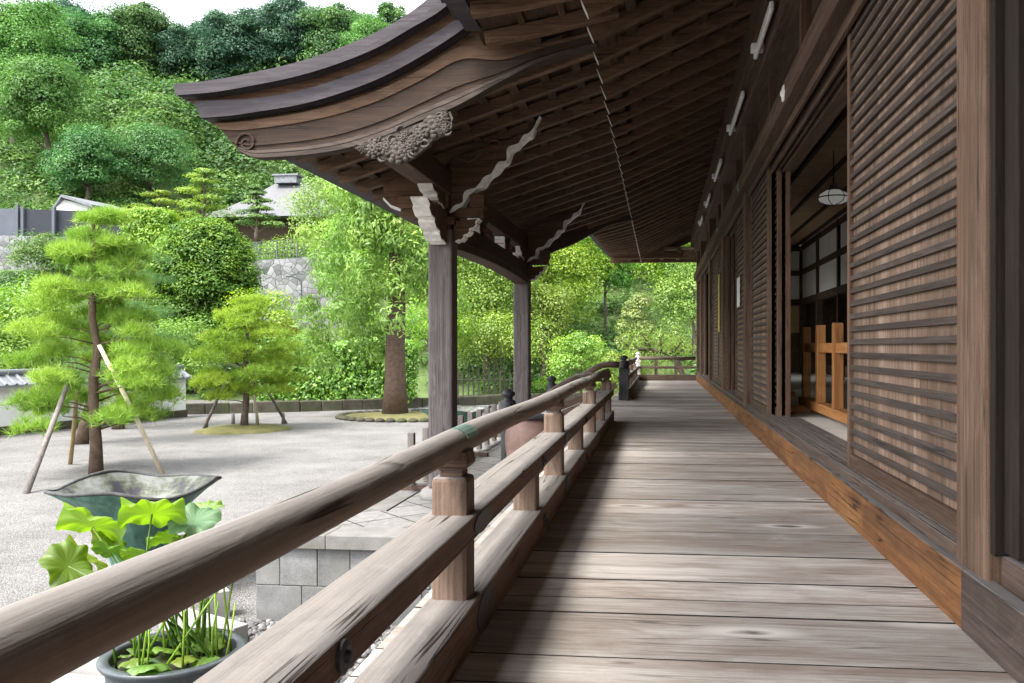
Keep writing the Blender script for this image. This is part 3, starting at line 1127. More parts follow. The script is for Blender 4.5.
def railing(y0, y1, posts, struts, label, collars=(), bosses=(), straps=()):
    t = empty('verandah_railing', (RX, (y0 + y1) / 2, 0), label, 'railing', 'weathered railings of the verandah')
    n = max(8, int((y1 - y0) / .25))
    m = MB()
    pts, rad = [], []
    for i in range(n + 1):
        y = y0 + (y1 - y0) * i / n
        pts.append((HX + .004 * math.sin(y * 1.7), y, HZ + .004 * math.sin(y * 2.3 + 1)))
        rad.append(.041 + .0018 * math.sin(y * 3.1))
    m.tube(pts, rad, 20)
    h = m.build('handrail', M['handrail'], t, smooth=True)
    for y in collars:
        mm = MB()
        # copper sheet capping the joint on top of the rail
        vs, fs = [], []
        for (yy) in (y - .075, y + .075):
            for k in range(9):
                a = math.radians(20 + 140 * k / 8)
                for rr in (.0435, .0455):
                    vs.append((HX + rr * math.cos(a), yy, HZ + rr * math.sin(a)))
        for k in range(8):
            a0 = 2 * k
            fs.append((a0 + 1, a0 + 3, 18 + a0 + 3, 18 + a0 + 1))
            fs.append((a0, a0 + 2, 18 + a0 + 2, 18 + a0))
            fs.append((a0, a0 + 1, a0 + 3, a0 + 2))
            fs.append((18 + a0, 18 + a0 + 1, 18 + a0 + 3, 18 + a0 + 2))
        mm.add(vs, fs)
        mm.build('copper_collar', M['copper'], h)
    m = MB()
    m.box(-.672, -.527, y0, y1, .30, .367)
    m.build('middle_rail', M['rail'], t, bevel=.005)
    m = MB()
    m.box(-.665, -.522, y0 - .02, y1 + .02, .002, .124)
    m.build('bottom_rail', M['rail'], t, bevel=.006)
    for y in posts:
        m = MB()
        m.box(-.655, -.548, y - .052, y + .052, .10, .475)
        p = m.build('post', M['rail_post'], t, bevel=.013)
        m = MB()
        m.box(-.634, -.566, y - .034, y + .034, .47, .492)
        w0, w1 = .036, .054
        m.add([(-.60 - w0, y - w0, .4925), (-.60 + w0, y - w0, .4925), (-.60 + w0, y + w0, .4925), (-.60 - w0, y + w0, .4925),
               (-.60 - w1, y - w1, .512), (-.60 + w1, y - w1, .512), (-.60 + w1, y + w1, .512), (-.60 - w1, y + w1, .512),
               (-.60 - w1, y - w1, .549), (-.60 + w1 - .008, y - w1, .549), (-.60 + w1 - .008, y + w1, .549), (-.60 - w1, y + w1, .549)],
              [(3, 2, 1, 0), (0, 1, 5, 4), (1, 2, 6, 5), (2, 3, 7, 6), (3, 0, 4, 7), (4, 5, 9, 8), (5, 6, 10, 9), (6, 7, 11, 10), (7, 4, 8, 11), (8, 9, 10, 11)])
        m.build('saddle_block', M['rail_end'], p, bevel=.004)
    for y in struts:
        m = MB()
        m.box(-.65, -.545, y - .05, y + .05, .10, .31)
        m.build('strut', M['rail_post'], t, bevel=.008)
    for y, x, z, hh in straps:
        m = MB()
        n = 20
        vs = [(x + .004, y + .125 * math.cos(2 * math.pi * k / n), z + hh * math.sin(2 * math.pi * k / n)) for k in range(n)]
        m.prism(vs, (-.012, 0, 0))
        m.build('iron_plate', M['iron'], t, bevel=.002)
    for y, x, z in bosses:
        m = MB()
        n = 20
        vs, fs = [], []
        prof = ((.0285, -.002), (.0285, .007), (.019, .010), (.011, .008), (.009, .016), (.002, .018))
        for (r, dx) in prof:
            for k in range(n):
                a = 2 * math.pi * k / n
                vs.append((x + dx, y + r * math.cos(a), z + r * math.sin(a)))
        for j in range(len(prof) - 1):
            for k in range(n):
                fs.append((j * n + k, j * n + (k + 1) % n, (j + 1) * n + (k + 1) % n, (j + 1) * n + k))
        fs.append(tuple(range((len(prof) - 1) * n, len(prof) * n)))
        m.add(vs, fs)
        m.build('nail_boss', M['iron'], t, smooth=False)
    return t


railing(-9.5, 9.72, (-7.2, -4.8, -2.4, .0, 2.44, 4.82, 7.25, 9.58), (1.25, 3.78, 6.02, 8.4),
        'long weathered wooden railing running beside the floor in the front',
        collars=(2.52, 6.6), bosses=((1.37, -.527, .335), (3.82, -.522, .066), (3.82, -.527, .335), (6.05, -.527, .335), (6.05, -.522, .066)),
        straps=((2.50, -.527, .334, .0325), (2.52, -.522, .064, .0595), (4.82, -.527, .334, .03), (4.82, -.522, .064, .055), (7.25, -.522, .064, .055)))
railing(13.66, 21.6, (15.6, 17.6, 19.6), (14.6, 16.6, 18.6, 20.6), 'weathered railing beyond the stair opening, running to the far corner')
# end railing across the verandah
er = empty('verandah_railing', (.15, 21.7, 0), 'short railing closing off the far end of the verandah', 'railing', 'weathered railings of the verandah')
mb = MB()
mb.tube([(-.6, 21.7, HZ), (.15, 21.7, HZ), (.9, 21.7, HZ)], .042, 14)
mb.build('handrail', M['rail_end'], er, smooth=True)
mb = MB(); mb.box(-.6, .9, 21.63, 21.77, .30, .365)
mb.build('middle_rail', M['rail_end'], er, bevel=.004)
mb = MB(); mb.box(-.6, .9, 21.63, 21.77, .002, .15)
mb.build('bottom_rail', M['rail_end'], er, bevel=.004)
for x in (-.1, .4):
    mb = MB(); mb.box(x - .04, x + .04, 21.65, 21.75, .1, .53)
    mb.build('post', M['rail_post'], er, bevel=.005)


def finial(x, y, z0, z1, wd, mat, label, group=None, sq=False):
    t = empty('newel_post', (x, y, z0), label, 'newel post', group)
    m = MB()
    H = z1 - z0
    cap = .30 * min(1, H)
    if sq:
        m.box(x - wd / 2, x + wd / 2, y - wd / 2, y + wd / 2, z0, z1 - cap)
    else:
        m.lathe([(wd / 2, z0), (wd / 2, z1 - cap)], 18, (x, y, 0))
    m.build('shaft', mat, t, bevel=.006, smooth=not sq)
    m = MB()
    r = wd / 2
    zc = z1 - cap
    m.lathe([(r * 1.07, zc), (r * 1.07, zc + .03), (r * 1.02, zc + .035), (r * 1.05, zc + cap * .45), (r * .95, zc + cap * .55), (r * .55, zc + cap * .60), (r * .55, zc + cap * .68),
             (r * .92, zc + cap * .76), (r * .9, zc + cap * .86), (r * .5, zc + cap * .94), (r * .1, zc + cap)], 18, (x, y, 0))
    m.build('finial_cap', M['iron'] if mat is M['newel'] else mat, t, smooth=True)
    return t


finial(-.56, 21.72, 0, .72, .13, M['white_paint'], 'pale corner newel post at the far end of the verandah', sq=True)  # bright light on this newel is put in as white paint
finial(-.575, 13.62, .002, .72, .15, M['newel'], 'dark newel post with finial beyond the stair opening', 'newel posts of the stairs', sq=True)
finial(-1.70, 9.45, PZ, .38, .17, M['newel'], 'dark round newel post with onion finial nearer the porch post', 'newel posts of the stairs')
finial(-1.70, 13.3, PZ, .40, .17, M['newel'], 'dark round newel post at the far foot of the stairs', 'newel posts of the stairs')

# stairs and the curved stair rails
stt = empty('wooden_stairs', (-1.2, 11.6, PZ), 'short flight of wooden steps from terrace up to verandah', 'stairs')
for k in range(3):
    mb = MB()
    mb.box(-1.62 + .29 * k, -.80, 9.75, 13.35, PZ + .001 + .16 * k, PZ + .16 * (k + 1))
    mb.build('step', M['rail_end'], stt, bevel=.008)
for y, lab in ((9.47, 'low curved handrail on the near side of the wooden steps'), (13.4, 'curved stair handrail rising to the dark newel by the opening')):
    t = empty('stair_rail', (-1.2, y, PZ), lab, 'stair rail', 'curved rails of the stairs')
    mb = MB()
    pts = [(-.64, y, .57), (-.78, y, .58), (-.92, y, .56), (-1.08, y, .48), (-1.25, y, .36), (-1.45, y, .24), (-1.62, y, .16)]
    if y < 10:
        pts = [(a, b, c - .06) for a, b, c in pts]
    mb.tube(pts, .05, 12)
    mb.build('handrail', M['rail_end'], t, smooth=True)
    mb = MB()
    mb.bar((-.68, y, .25), (-1.62, y, -.12), .06, .10)
    mb.build('middle_rail', M['rail_end'], t, bevel=.004)
    mb = MB()
    mb.bar((-.80, y, .05), (-1.62, y, -.42), .07, .14)
    mb.build('string_board', M['rail_end'], t, bevel=.004)

# big clay jar
mb = MB()
prof = [(.10, PZ), (.15, PZ + .01), (.20, -.35), (.235, -.1), (.24, .02), (.22, .12), (.18, .165), (.175, .18)]
jar = empty('clay_jar', (-1.21, 7.9, PZ), 'big rounded reddish clay jar with dark rim behind the railing', 'jar')
mb.lathe(prof, 28, (-1.21, 7.9, 0))
mb.build('body', M['terracotta'], jar, smooth=True)
mb = MB()
mb.lathe([(.17, .178), (.20, .182), (.21, .195), (.20, .21), (.165, .212), (.15, .19)], 28, (-1.21, 7.9, 0), cap=True)
mb.build('rim', M['iron'], jar, smooth=True)
# ------------------------------------------------------------------ stone terrace in front of the steps
TX0, TX1 = -3.25, -.85
TY0, TY1 = 6.55, 15.0
ter = empty('stone_terrace', (-2.0, 10.0, GZ), 'low stone block terrace under the porch, paved with square slabs', 'terrace')
mb = MB()
rows = [(GZ - .1, -1.07), (-1.07, -.765)]
for k, (za, zb) in enumerate(rows):
    x = TX0 + (.0 if k % 2 else -.0)
    first_ = True
    while x < TX1:
        wv = random.uniform(.26, .40) * (.6 if first_ and k % 2 else 1)
        first_ = False
        e = min(TX1, x + wv)
        mb.box(x + .002, e - .002, TY0 + random.uniform(.02, .028), TY0 + .3, za + .002, zb - .002)
        x = e
mb.build('block_wall', M['block'], ter, bevel=.006)
mb = MB()
for k, (za, zb) in enumerate(rows):
    y = TY0 + .30
    while y < TY1:
        e = min(TY1, y + random.uniform(.28, .42))
        xx = TX0 if y < 7.6 else -2.78
        mb.box(xx + random.uniform(.02, .026), xx + .3, y + .002, e - .002, za + .002, zb - .002)
        y = e
mb.build('block_wall', M['block'], ter, bevel=.006)
mb = MB()
x = TX0 - .02
while x < TX1:
    e = min(TX1, x + .62)
    mb.box(x + .0015, e - .0015, TY0 - .02, TY0 + .34, -.762, PZ)
    x = e
y = TY0 + .343
while y < TY1:
    e = min(TY1, y + .7)
    xx = TX0 if y < 7.5 else -2.8
    mb.box(xx - .02, xx + .3, y + .0015, e - .0015, -.762, PZ)
    y = e
mb.build('coping', M['cope'], ter, bevel=.006)
mb = MB()
mb.box(-2.48, TX1, TY0 + .345, TY1, -.70, PZ - .004)
mb.box(TX0 + .302, -2.482, TY0 + .345, 7.58, -.70, PZ - .004)
mb.build('paving', M['paving'], ter)

# ------------------------------------------------------------------ the porch over the steps
PX, PY = -2.16, (8.33, 13.25)
por = empty('entrance_porch', (PX, 10.9, PZ), 'timber entrance porch with sweeping curved gable roof on two square posts', 'porch')
HY = 6.4


def hp(pts, y=HY):
    return [ony(px, py, y) for px, py in pts]


def spl(pts, n=6):
    """Catmull-Rom through (x, z) points"""
    P = [Vector((p[0], p[1])) for p in pts]
    P = [2 * P[0] - P[1]] + P + [2 * P[-1] - P[-2]]
    out = []
    for i in range(1, len(P) - 2):
        for k in range(n):
            t = k / n
            a, b, c, d = P[i - 1], P[i], P[i + 1], P[i + 2]
            out.append(.5 * ((2 * b) + (c - a) * t + (2 * a - 5 * b + 4 * c - d) * t * t + (3 * b - a - 3 * c + d) * t ** 3))
    out.append(P[-2])
    return [(q.x, q.y) for q in out]


topA = spl(hp([(180, 88), (218, 84), (256, 77), (300, 67), (340, 54), (380, 37), (410, 20), (437, -1), (470, -34), (520, -92)]))
botA = spl(hp([(184, 99), (220, 96), (256, 90), (300, 81), (340, 69), (380, 53), (415, 33), (445, 15), (476, -14), (523, -70)]))
topB = spl(hp([(196, 102), (226, 101), (258, 99), (300, 92), (340, 80), (380, 65), (418, 45), (452, 24), (482, -2), (526, -54)]))
botB = spl(hp([(203, 119), (230, 117), (258, 113), (300, 106), (340, 95), (380, 80), (420, 59), (462, 32), (490, 8), (530, -38)]))
topH = spl(hp([(212, 122), (232, 121), (258, 118), (300, 111), (340, 101), (380, 87), (420, 67), (462, 44), (500, 52), (540, 43), (597, 28)]))
botH = spl(hp([(237, 150), (252, 156), (272, 156), (310, 153), (345, 147), (385, 134), (420, 119), (455, 105), (500, 80), (540, 60), (597, 44)]))
Y1R = 15.45


def pl3(c, y):
    return [(x, y, z) for x, z in c]


mb = MB()
mb.strip(pl3(topA, HY - .10), pl3(botA, HY - .10), (0, Y1R - HY + .10, 0), .35)
mb.build('roof_covering', M['bark_roof'], por)
# grooves between the layers of the fascia
mb = MB()
mid = [((a[0] * .45 + b[0] * .55), (a[1] * .45 + b[1] * .55)) for a, b in zip(topA, botA)]
mid2 = [(a, b - .007) for a, b in mid]
mb.strip(pl3(mid2, HY - .104), pl3(botA, HY - .104), (0, .05, 0), .8)
mb.build('fascia_strip', M['bark_roof'], por)
mb = MB()
mb.strip(pl3(botA, HY + .02), pl3(topB, HY + .02), (0, Y1R - HY - .1, 0), .1)
mb.build('fascia_recess', M['eave'], por)
mb = MB()
mb.strip(pl3(topB, HY - .03), pl3(botB, HY - .03), (0, Y1R - HY - .02, 0), .6)
mb.build('lower_fascia', M['bark_roof'], por)
mb = MB()
m2 = [(a[0] * .55 + b[0] * .45, a[1] * .55 + b[1] * .45) for a, b in zip(topB, botB)]
m3 = [(a, b - .006) for a, b in m2]
mb.strip(pl3(m3, HY - .034), pl3(botB, HY - .034), (0, .05, 0), .9)
mb.build('fascia_strip', M['bark_roof'], por)
mb = MB()
mb.strip(pl3([(a, b - .001) for a, b in botB], HY + .10), pl3(topH[:len(botB)], HY + .10), (0, .05, 0), .3)
mb.build('shadow_board', M['eave_end'], por)
mb = MB()
mb.strip(pl3(topH, HY + .05), pl3(botH, HY + .05), (0, .09, 0), .5)
hb = mb.build('barge_board', M['hafu'], por)
for f0, f1, dy, mt in ((.0, .22, .012, 'eave_end'), (.60, .66, .010, 'hafu'), (.80, .875, .012, 'post_x'), (.90, 1.0, .022, 'post_x')):
    e0 = [(a[0] * (1 - f0) + b_[0] * f0, a[1] * (1 - f0) + b_[1] * f0) for a, b_ in zip(topH, botH)]
    e1 = [(a[0] * (1 - f1) + b_[0] * f1, a[1] * (1 - f1) + b_[1] * f1) for a, b_ in zip(topH, botH)]
    m = MB()
    m.strip(pl3(e0, HY + .05 - dy), pl3(e1, HY + .05 - dy), (0, .04, 0), .5)
    m.build('moulding', M[mt], hb)
# far side barge board, mirrored
mb = MB()
mb.strip(pl3(topH, Y1R - .20), pl3(botH, Y1R - .20), (0, .09, 0), .5)
mb.build('barge_board', M['hafu'], por)
# scroll at the tip
sx, sz = ony(243, 143, HY + .04)
mb = MB()
pts = []
for k in range(34):
    a = math.radians(200 - k * 17)
    r = .085 * (1 - k / 40)
    pts.append((sx + .03 + r * math.cos(a), HY + .04, sz + r * math.sin(a)))
mb.tube(pts, [.012 * (1 - k / 60) for k in range(34)], 7)
n = 20
mb.prism([(sx + .03 + .094 * math.cos(2 * math.pi * k / n), HY + .052, sz + .094 * math.sin(2 * math.pi * k / n)) for k in range(n)], (0, .085, 0), .5)
mb.build('scroll', M['hafu'], hb)

# ceiling of the porch roof
mb = MB()
zc = lambda x: 3.25 + .325 * (x - XK)
for y0 in np.arange(HY + .14, Y1R - .3, .5):
    y1 = min(Y1R - .25, y0 + .5)
    mb.add([(XK, y0, zc(XK) + .112), (XK, y1, zc(XK) + .112), (-3.12, y1, zc(-3.12) + .112), (-3.12, y0, zc(-3.12) + .112)], [(0, 1, 2, 3)], .4)
mb.build('ceiling_boards', M['eave_y'], por)
for x in (-.72, -.99, -1.26, -1.53, -1.8, -2.35, -2.6, -2.85):
    mb = MB()
    mb.bar((x, HY + .16, zc(x) + .09), (x, Y1R - .3, zc(x) + .09), .075, .045, up=(-.3, 0, 1))
    mb.build('lath', M['eave_y'], por)
mb = MB()
mb.box(-3.14, -3.02, HY + .15, Y1R - .25, zc(-3.05) + .115, zc(-3.05) + .20, .2)
mb.box(-3.30, -3.06, HY + .14, Y1R - .24, zc(-3.05) + .202, zc(-3.05) + .30, .5)
mb.build('eave_edge_board', M['eave_y'], por, bevel=.004)

mb = MB()
xs_ = np.linspace(XK + .25, -1.5, 6)
mb.strip([(x, HY + .20, 4.3) for x in xs_], [(x, HY + .20, zc(x) + .115) for x in xs_], (0, .03, 0), .3)
mb.build('closing_board', M['eave_y'], por)
# posts
for k, y in enumerate(PY):
    mb = MB()
    mb.box(PX - .122, PX + .122, y - .122, y + .122, PZ + .10, 2.02)
    p = mb.build('post', M['post'], por, bevel=.022)
    mb = MB()
    mb.lathe([(.22, PZ - .02), (.235, PZ + .03), (.215, PZ + .075), (.17, PZ + .102), (.10, PZ + .104)], 20, (PX, y, 0))
    mb.build('base_stone', M['cope'], p, smooth=True)

# rainbow beam between posts and purlin above
mb = MB()
ya, yb = PY[0] - .36, PY[1] + .36
N = 24
up, lo = [], []
for i in range(N + 1):
    y = PY[0] + .12 + (PY[1] - PY[0] - .24) * i / N
    t = 2 * i / N - 1
    arch = .05 * (1 - t * t)
    up.append((PX - .11, y, 2.13 + arch * .6))
    lo.append((PX - .11, y, 1.84 + arch))
mb.strip(up, lo, (.22, 0, 0), .4)
rb = mb.build('rainbow_beam', M['eave_y'], por, bevel=.012)
mb = MB()
for s in (-.114, .114):
    mb.tube([(PX + s, u[1], u[2] * .30 + l[2] * .70) for u, l in zip(up, lo)], .006, 5)
    for (yy, sg) in ((PY[0] + .55, 1), (PY[1] - .55, -1)):
        sp = []
        for k in range(22):
            a = math.radians(k * 24)
            r = .085 * (1 - k / 26)
            sp.append((PX + s, yy + sg * r * math.cos(a), 1.99 + r * math.sin(a)))
        mb.tube(sp, .007, 5)
mb.build('carved_scroll', M['carving'], rb)
mb = MB()
mb.box(PX - .10, PX + .10, HY + .30, Y1R - .5, 2.36, 2.60)
mb.build('purlin', M['eave_y'], por, bevel=.008)

WS = []
# bracket sets


def bracket(y, main, par):
    b = MB()
    z0 = 2.13 if not main else 2.02
    b.box(PX - .15, PX + .15, y - .15, y + .15, z0 + .04, z0 + .12, .3)
    b.box(PX - .10, PX + .10, y - .10, y + .10, z0, z0 + .04, .3)
    b.box(PX - .055, PX + .055, y - .42 if main else y - .25, y + .42 if main else y + .25, z0 + .121, z0 + .21, .4)
    if main:
        b.box(PX - .42, PX + .42, y - .056, y + .056, z0 + .122, z0 + .211, .4)
        for dx, dy in ((0, -.36), (0, .36), (-.36, 0), (.36, 0), (0, 0)):
            b.box(PX + dx - .075, PX + dx + .075, y + dy - .075, y + dy + .075, z0 + .213, z0 + .34, .2)
    else:
        for dy in (-.19, 0, .19):
            b.box(PX - .07, PX + .07, y + dy - .055, y + dy + .055, z0 + .212, z0 + .232, .2)
    return b.build('bracket_set', M['eave'], par, bevel=.008)


for y in PY:
    bracket(y, True, por)
for y in (PY[0] + 1.64, PY[0] + 3.28):
    bracket(y, False, por)


def nose(y, z, ln, ht, wd, sg=-1, axis='y', x=PX):
    """carved beam nose pointing out of the bracket, its front edge painted white"""
    prof = [(0, 0), (.08, -.03), (.22, .06), (.30, .02), (.42, .17), (.40, .26), (.56, .30), (.66, .44), (.62, .54), (.80, .58), (.90, .74), (.86, .84), (1.0, 1.0), (.55, .96), (0, .9)]
    pr = [(a * ln, b * ht) for a, b in prof]
    m = MB()
    if axis == 'y':
        m.prism([(x - wd / 2, y + sg * a, z + b) for a, b in pr], (wd, 0, 0))
    else:
        m.prism([(x + sg * a, y - wd / 2, z + b) for a, b in pr], (0, wd, 0))
    o = m.build('beam_nose', M['eave'], por, bevel=.006)
    e = pr[1:13]
    m = MB()
    for (a0, b0), (a1, b1) in zip(e[:-1], e[1:]):
        nx, nz = (b1 - b0), -(a1 - a0)
        l = math.hypot(nx, nz)
        nx, nz = nx / l * .007, nz / l * .007
        if axis == 'y':
            m.prism([(x - wd / 2 - .003, y + sg * (a0 + nx), z + b0 + nz), (x - wd / 2 - .003, y + sg * (a1 + nx), z + b1 + nz), (x - wd / 2 - .003, y + sg * (a1 - nx), z + b1 - nz), (x - wd / 2 - .003, y + sg * (a0 - nx), z + b0 - nz)], (wd + .006, 0, 0), .5)
        else:
            m.prism([(x + sg * (a0 + nx), y - wd / 2 - .003, z + b0 + nz), (x + sg * (a1 + nx), y - wd / 2 - .003, z + b1 + nz), (x + sg * (a1 - nx), y - wd / 2 - .003, z + b1 - nz), (x + sg * (a0 - nx), y - wd / 2 - .003, z + b0 - nz)], (0, wd + .006, 0), .5)
    m.build('white_edge', M['white_paint'], o)
    return o


for y in PY:
    nose(y - .122, 1.87, .74, .33, .15)
    nose(y - .15, 2.215, .78, .32, .13)
    nose(y, 1.90, .26, .22, .13, sg=1, axis='x', x=PX + .122)
for y in (PY[0] + 1.64, PY[0] + 3.28):
    nose(y - .14, 2.14, .13, .21, .13)

# carved brackets reaching inward under the rafters, white scalloped edge
lowpx = [(452, 214), (458, 209), (465, 205), (469, 196), (477, 191), (484, 187), (489, 180), (497, 174), (503, 166), (509, 163), (512, 152), (520, 147), (527, 139), (533, 135), (541, 118)]
low = [ony(px, py, PY[0]) for px, py in lowpx]
for y in PY:
    m = MB()
    uprof = [(x, zc(x) - .012) for x, z in low]
    uprof[-1] = (low[-1][0], low[-1][1] + .01)
    m.strip([(x, y - .05, z) for x, z in uprof], [(x, y - .05, z) for x, z in low], (0, .10, 0), .4)
    o = m.build('carved_bracket', M['eave'], por, bevel=.004)
    m = MB()
    ls = spl(low, 6)
    acc = [0.0]
    for q0, q1 in zip(ls[:-1], ls[1:]):
        acc.append(acc[-1] + math.hypot(q1[0] - q0[0], q1[1] - q0[1]))
    lo2, lo1 = [], []
    for (x, z), s in zip(ls, acc):
        f = s / acc[-1]
        lob = abs(math.sin(math.pi * 6.5 * f ** .9))
        wd = (.020 + .024 * lob) * (1 - .75 * max(0, f - .75) / .25) * (.6 + .4 * min(1, f / .15))
        dx, dz = .75, -.66
        lo1.append((x + dx * .014 * lob, z + dz * .014 * lob))
        lo2.append((x - dx * wd, z - dz * wd))
    m.strip([(x, y - .064, z) for x, z in lo2], [(x, y - .064, z) for x, z in lo1], (0, .128, 0), .5)
    m.build('white_edge', M['white_paint'], o)
    m = MB()
    cx, cz = ony(494, 150, PY[0])
    for s in (-.054, .054):
        m.tube([(cx + .10 * (1 - k / 26) * math.cos(k * .42), y + s, cz + .10 * (1 - k / 26) * math.sin(k * .42)) for k in range(24)], .008, 5)
        m.tube([(cx - .10 - .25 * k / 8, y + s, cz - .02 - .10 * math.sin(k / 8 * 2.6)) for k in range(9)], .008, 5)
    m.build('carved_scroll', M['eave'], o)
    # small outer one
    m = MB()
    lo3 = [(PX - .13, 2.12), (PX - .22, 2.16), (PX - .3, 2.15), (PX - .38, 2.2), (PX - .52, 2.25), (PX - .60, 2.33)]
    m.strip([(x, y - .04, zc(x) - .012) for x, z in lo3], [(x, y - .04, z) for x, z in lo3], (0, .08, 0), .4)
    o = m.build('carved_bracket', M['eave'], por, bevel=.004)
    m = MB()
    m.strip([(x, y - .05, z + .022) for x, z in lo3], [(x, y - .05, z - .006) for x, z in lo3], (0, .1, 0), .5)
    m.build('white_edge', M['white_paint'], o)

# flower carving hanging under the barge board
fx = [ony(px, py, HY)[0] for px in (352,) for py in (145,)][0]
cg = MB()
P0 = [(352, 146), (368, 140), (392, 131), (420, 121), (449, 110), (452, 117), (446, 132), (432, 138), (425, 146), (412, 156), (398, 163), (384, 158), (366, 156)]
q = hp(P0)
cg.prism([(x, HY + .035, z) for x, z in q], (0, .05, 0), .5)
cv = cg.build('flower_carving', M['carving'], por)
rl = MB()
rs = random.Random(3)


def inside(pt, poly):
    c = False
    j = len(poly) - 1
    for i in range(len(poly)):
        xi, yi = poly[i]
        xj, yj = poly[j]
        if (yi > pt[1]) != (yj > pt[1]) and pt[0] < (xj - xi) * (pt[1] - yi) / (yj - yi) + xi:
            c = not c
        j = i
    return c


for (cpx, cpy, R) in ((432, 124, 14), (440, 118, 9), (397, 150, 14), (386, 146, 9), (410, 143, 9), (372, 148, 10), (418, 134, 10), (362, 146, 6), (403, 137, 7), (444, 128, 7)):
    cx, cz = ony(cpx, cpy, HY)
    R = R * 6.5 / 850
    npet = 9
    for ring in (1.0, .62, .3):
        for k in range(npet):
            a = 2 * math.pi * k / npet + ring * 2
            px_, pz_ = cx + R * ring * .8 * math.cos(a), cz + R * ring * .8 * math.sin(a)
            if not inside((px_, pz_), q):
                continue
            rl.ball((px_, HY + .035 - .012 * (1.2 - ring), pz_), (R * .30, .024, R * .24), 7, 5, rs.random())
for k in range(90):
    cpx, cpy = rs.uniform(352, 452), rs.uniform(108, 164)
    cx, cz = ony(cpx, cpy, HY)
    if not inside((cx, cz), q):
        continue
    a = rs.uniform(0, 6.28)
    r = rs.uniform(.02, .05)
    rl.tube([(cx + r * math.cos(a + t * .5), HY + .03 - .004 * t, cz + r * math.sin(a + t * .5)) for t in range(6)], [.004, .008, .011, .011, .008, .003], 5, rs.random())
rl.build('relief', M['carving'], cv, smooth=True)

# ------------------------------------------------------------------ low slat fence on the terrace edge
fe = empty('slat_fence', (-2.6, 11.2, PZ), 'low grey wooden picket fence along the terrace edge', 'fence')
FXp = -2.60
y = 8.72
while y < 14.3:
    mb = MB()
    mb.box(FXp - .035, FXp + .035, y - .035, y + .035, PZ + .02, -.05)
    mb.build('picket', M['stake'], fe, bevel=.006)
    y += .56
for z in (-.28, -.50):
    mb = MB()
    mb.box(FXp - .02, FXp + .02, 8.5, 14.3, z - .03, z + .03)
    mb.build('rail', M['sill'], fe, bevel=.004)
for y in (8.72, 11.5, 14.0):
    mb = MB()
    mb.box(FXp - .25, FXp + .25, y - .05, y + .05, PZ - .002, PZ + .06)
    mb.build('foot', M['sill'], fe, bevel=.005)

# ------------------------------------------------------------------ bronze lotus-shaped water basins


def basin(px, py, d, R, label, rot):
    c = atd(px, py, d)
    c.z = GZ
    t = empty('water_basin', c, label, 'water basin', 'bronze water basins beside the porch')
    rim = .86
    pet = 8
    m = MB()

    def rf(a, j):
        return 1 + (.055 * abs(math.cos(pet * a / 2 + rot)) - .02) * min(1, j / 4)

    def zf(a, j):
        return (.026 * math.sin(3 * a + rot) + .014 * math.sin(5 * a + 1 + rot)) * max(0, (j - 6) / 3)
    prof = [(.34, .0), (.36, .06), (.30, .12), (.26, .22), (.30, .34), (.38, .46), (.47, .58), (.58, .70), (.72, .79), (.86, .86), (.865, .872)]
    prof = [(r / .86 * R, z * 1.085) for r, z in prof]
    m.lathe(prof, 96, c, rf, zf, cap=False)
    o = m.build('outer_bowl', M['bronze'], t, smooth=True)
    m = MB()
    prof2 = [(.866, .874), (.80, .845), (.68, .775), (.55, .69), (.44, .60), (.34, .50), (.2, .44), (.01, .43)]
    prof2 = [(r / .86 * R, z * 1.085 + .004) for r, z in prof2]

    def rf2(a, j):
        return 1 + (.055 * abs(math.cos(pet * a / 2 + rot)) - .02) * (1 if j < 3 else .5)

    def zf2(a, j):
        return (.026 * math.sin(3 * a + rot) + .014 * math.sin(5 * a + 1 + rot)) * max(0, (3.2 - j) / 2.4) * .9
    m.lathe(prof2, 96, c, rf2, zf2, cap=False)
    m.build('inner_bowl', M['bronze_in'], t, smooth=True)
    m = MB()
    pts = []
    for k in range(97):
        a = 2 * math.pi * k / 96
        r = .868 / .86 * R * (1 + .055 * abs(math.cos(pet * a / 2 + rot)) - .02)
        pts.append((c.x + r * math.cos(a), c.y + r * math.sin(a), c.z + .949 + 1.33 * (.026 * math.sin(3 * a + rot) + .014 * math.sin(5 * a + 1 + rot))))
    m.tube(pts, .017, 8)
    m.build('rim', M['newel'], t, smooth=True)
    m = MB()
    m.tube([(c.x, c.y, c.z + .46), (c.x, c.y, c.z + .80)], .012, 8)
    m.build('spout', M['granite'], t)
    return t


basin(137, 484, 7.8, .68, 'large green bronze lotus-shaped water basin, the near one on the gravel', .4)
basin(455, 408, 17.6, .72, 'green bronze lotus-shaped water basin far behind the porch post', 1.3)

# ------------------------------------------------------------------ lotus pot
pc = atd(174.5, 651, 4.78)
pz = pc.z
pot = empty('lotus_pot', (pc.x, pc.y, GZ), 'round grey glazed pot holding lotus stems', 'plant pot')
mb = MB()
R = .385
mb.lathe([(R * .62, GZ), (R * .66, GZ + .02), (R * .84, GZ + .2), (R * .9, pz - .07), (R * .90, pz - .045), (R * .97, pz - .03), (R * 1.0, pz - .012), (R * 1.0, pz), (R * .985, pz + .006),
          (R * .86, pz + .004), (R * .84, pz - .01), (R * .83, pz - .09)], 48, (pc.x, pc.y, 0), cap=False)
mb.build('pot_body', M['pot'], pot, smooth=True)
mb = MB()
mb.lathe([(R * .845, pz - .05), (.01, pz - .045)], 32, (pc.x, pc.y, 0), cap=False)
mb.build('wet_soil', M['soil'], pot)

rl_ = random.Random(11)


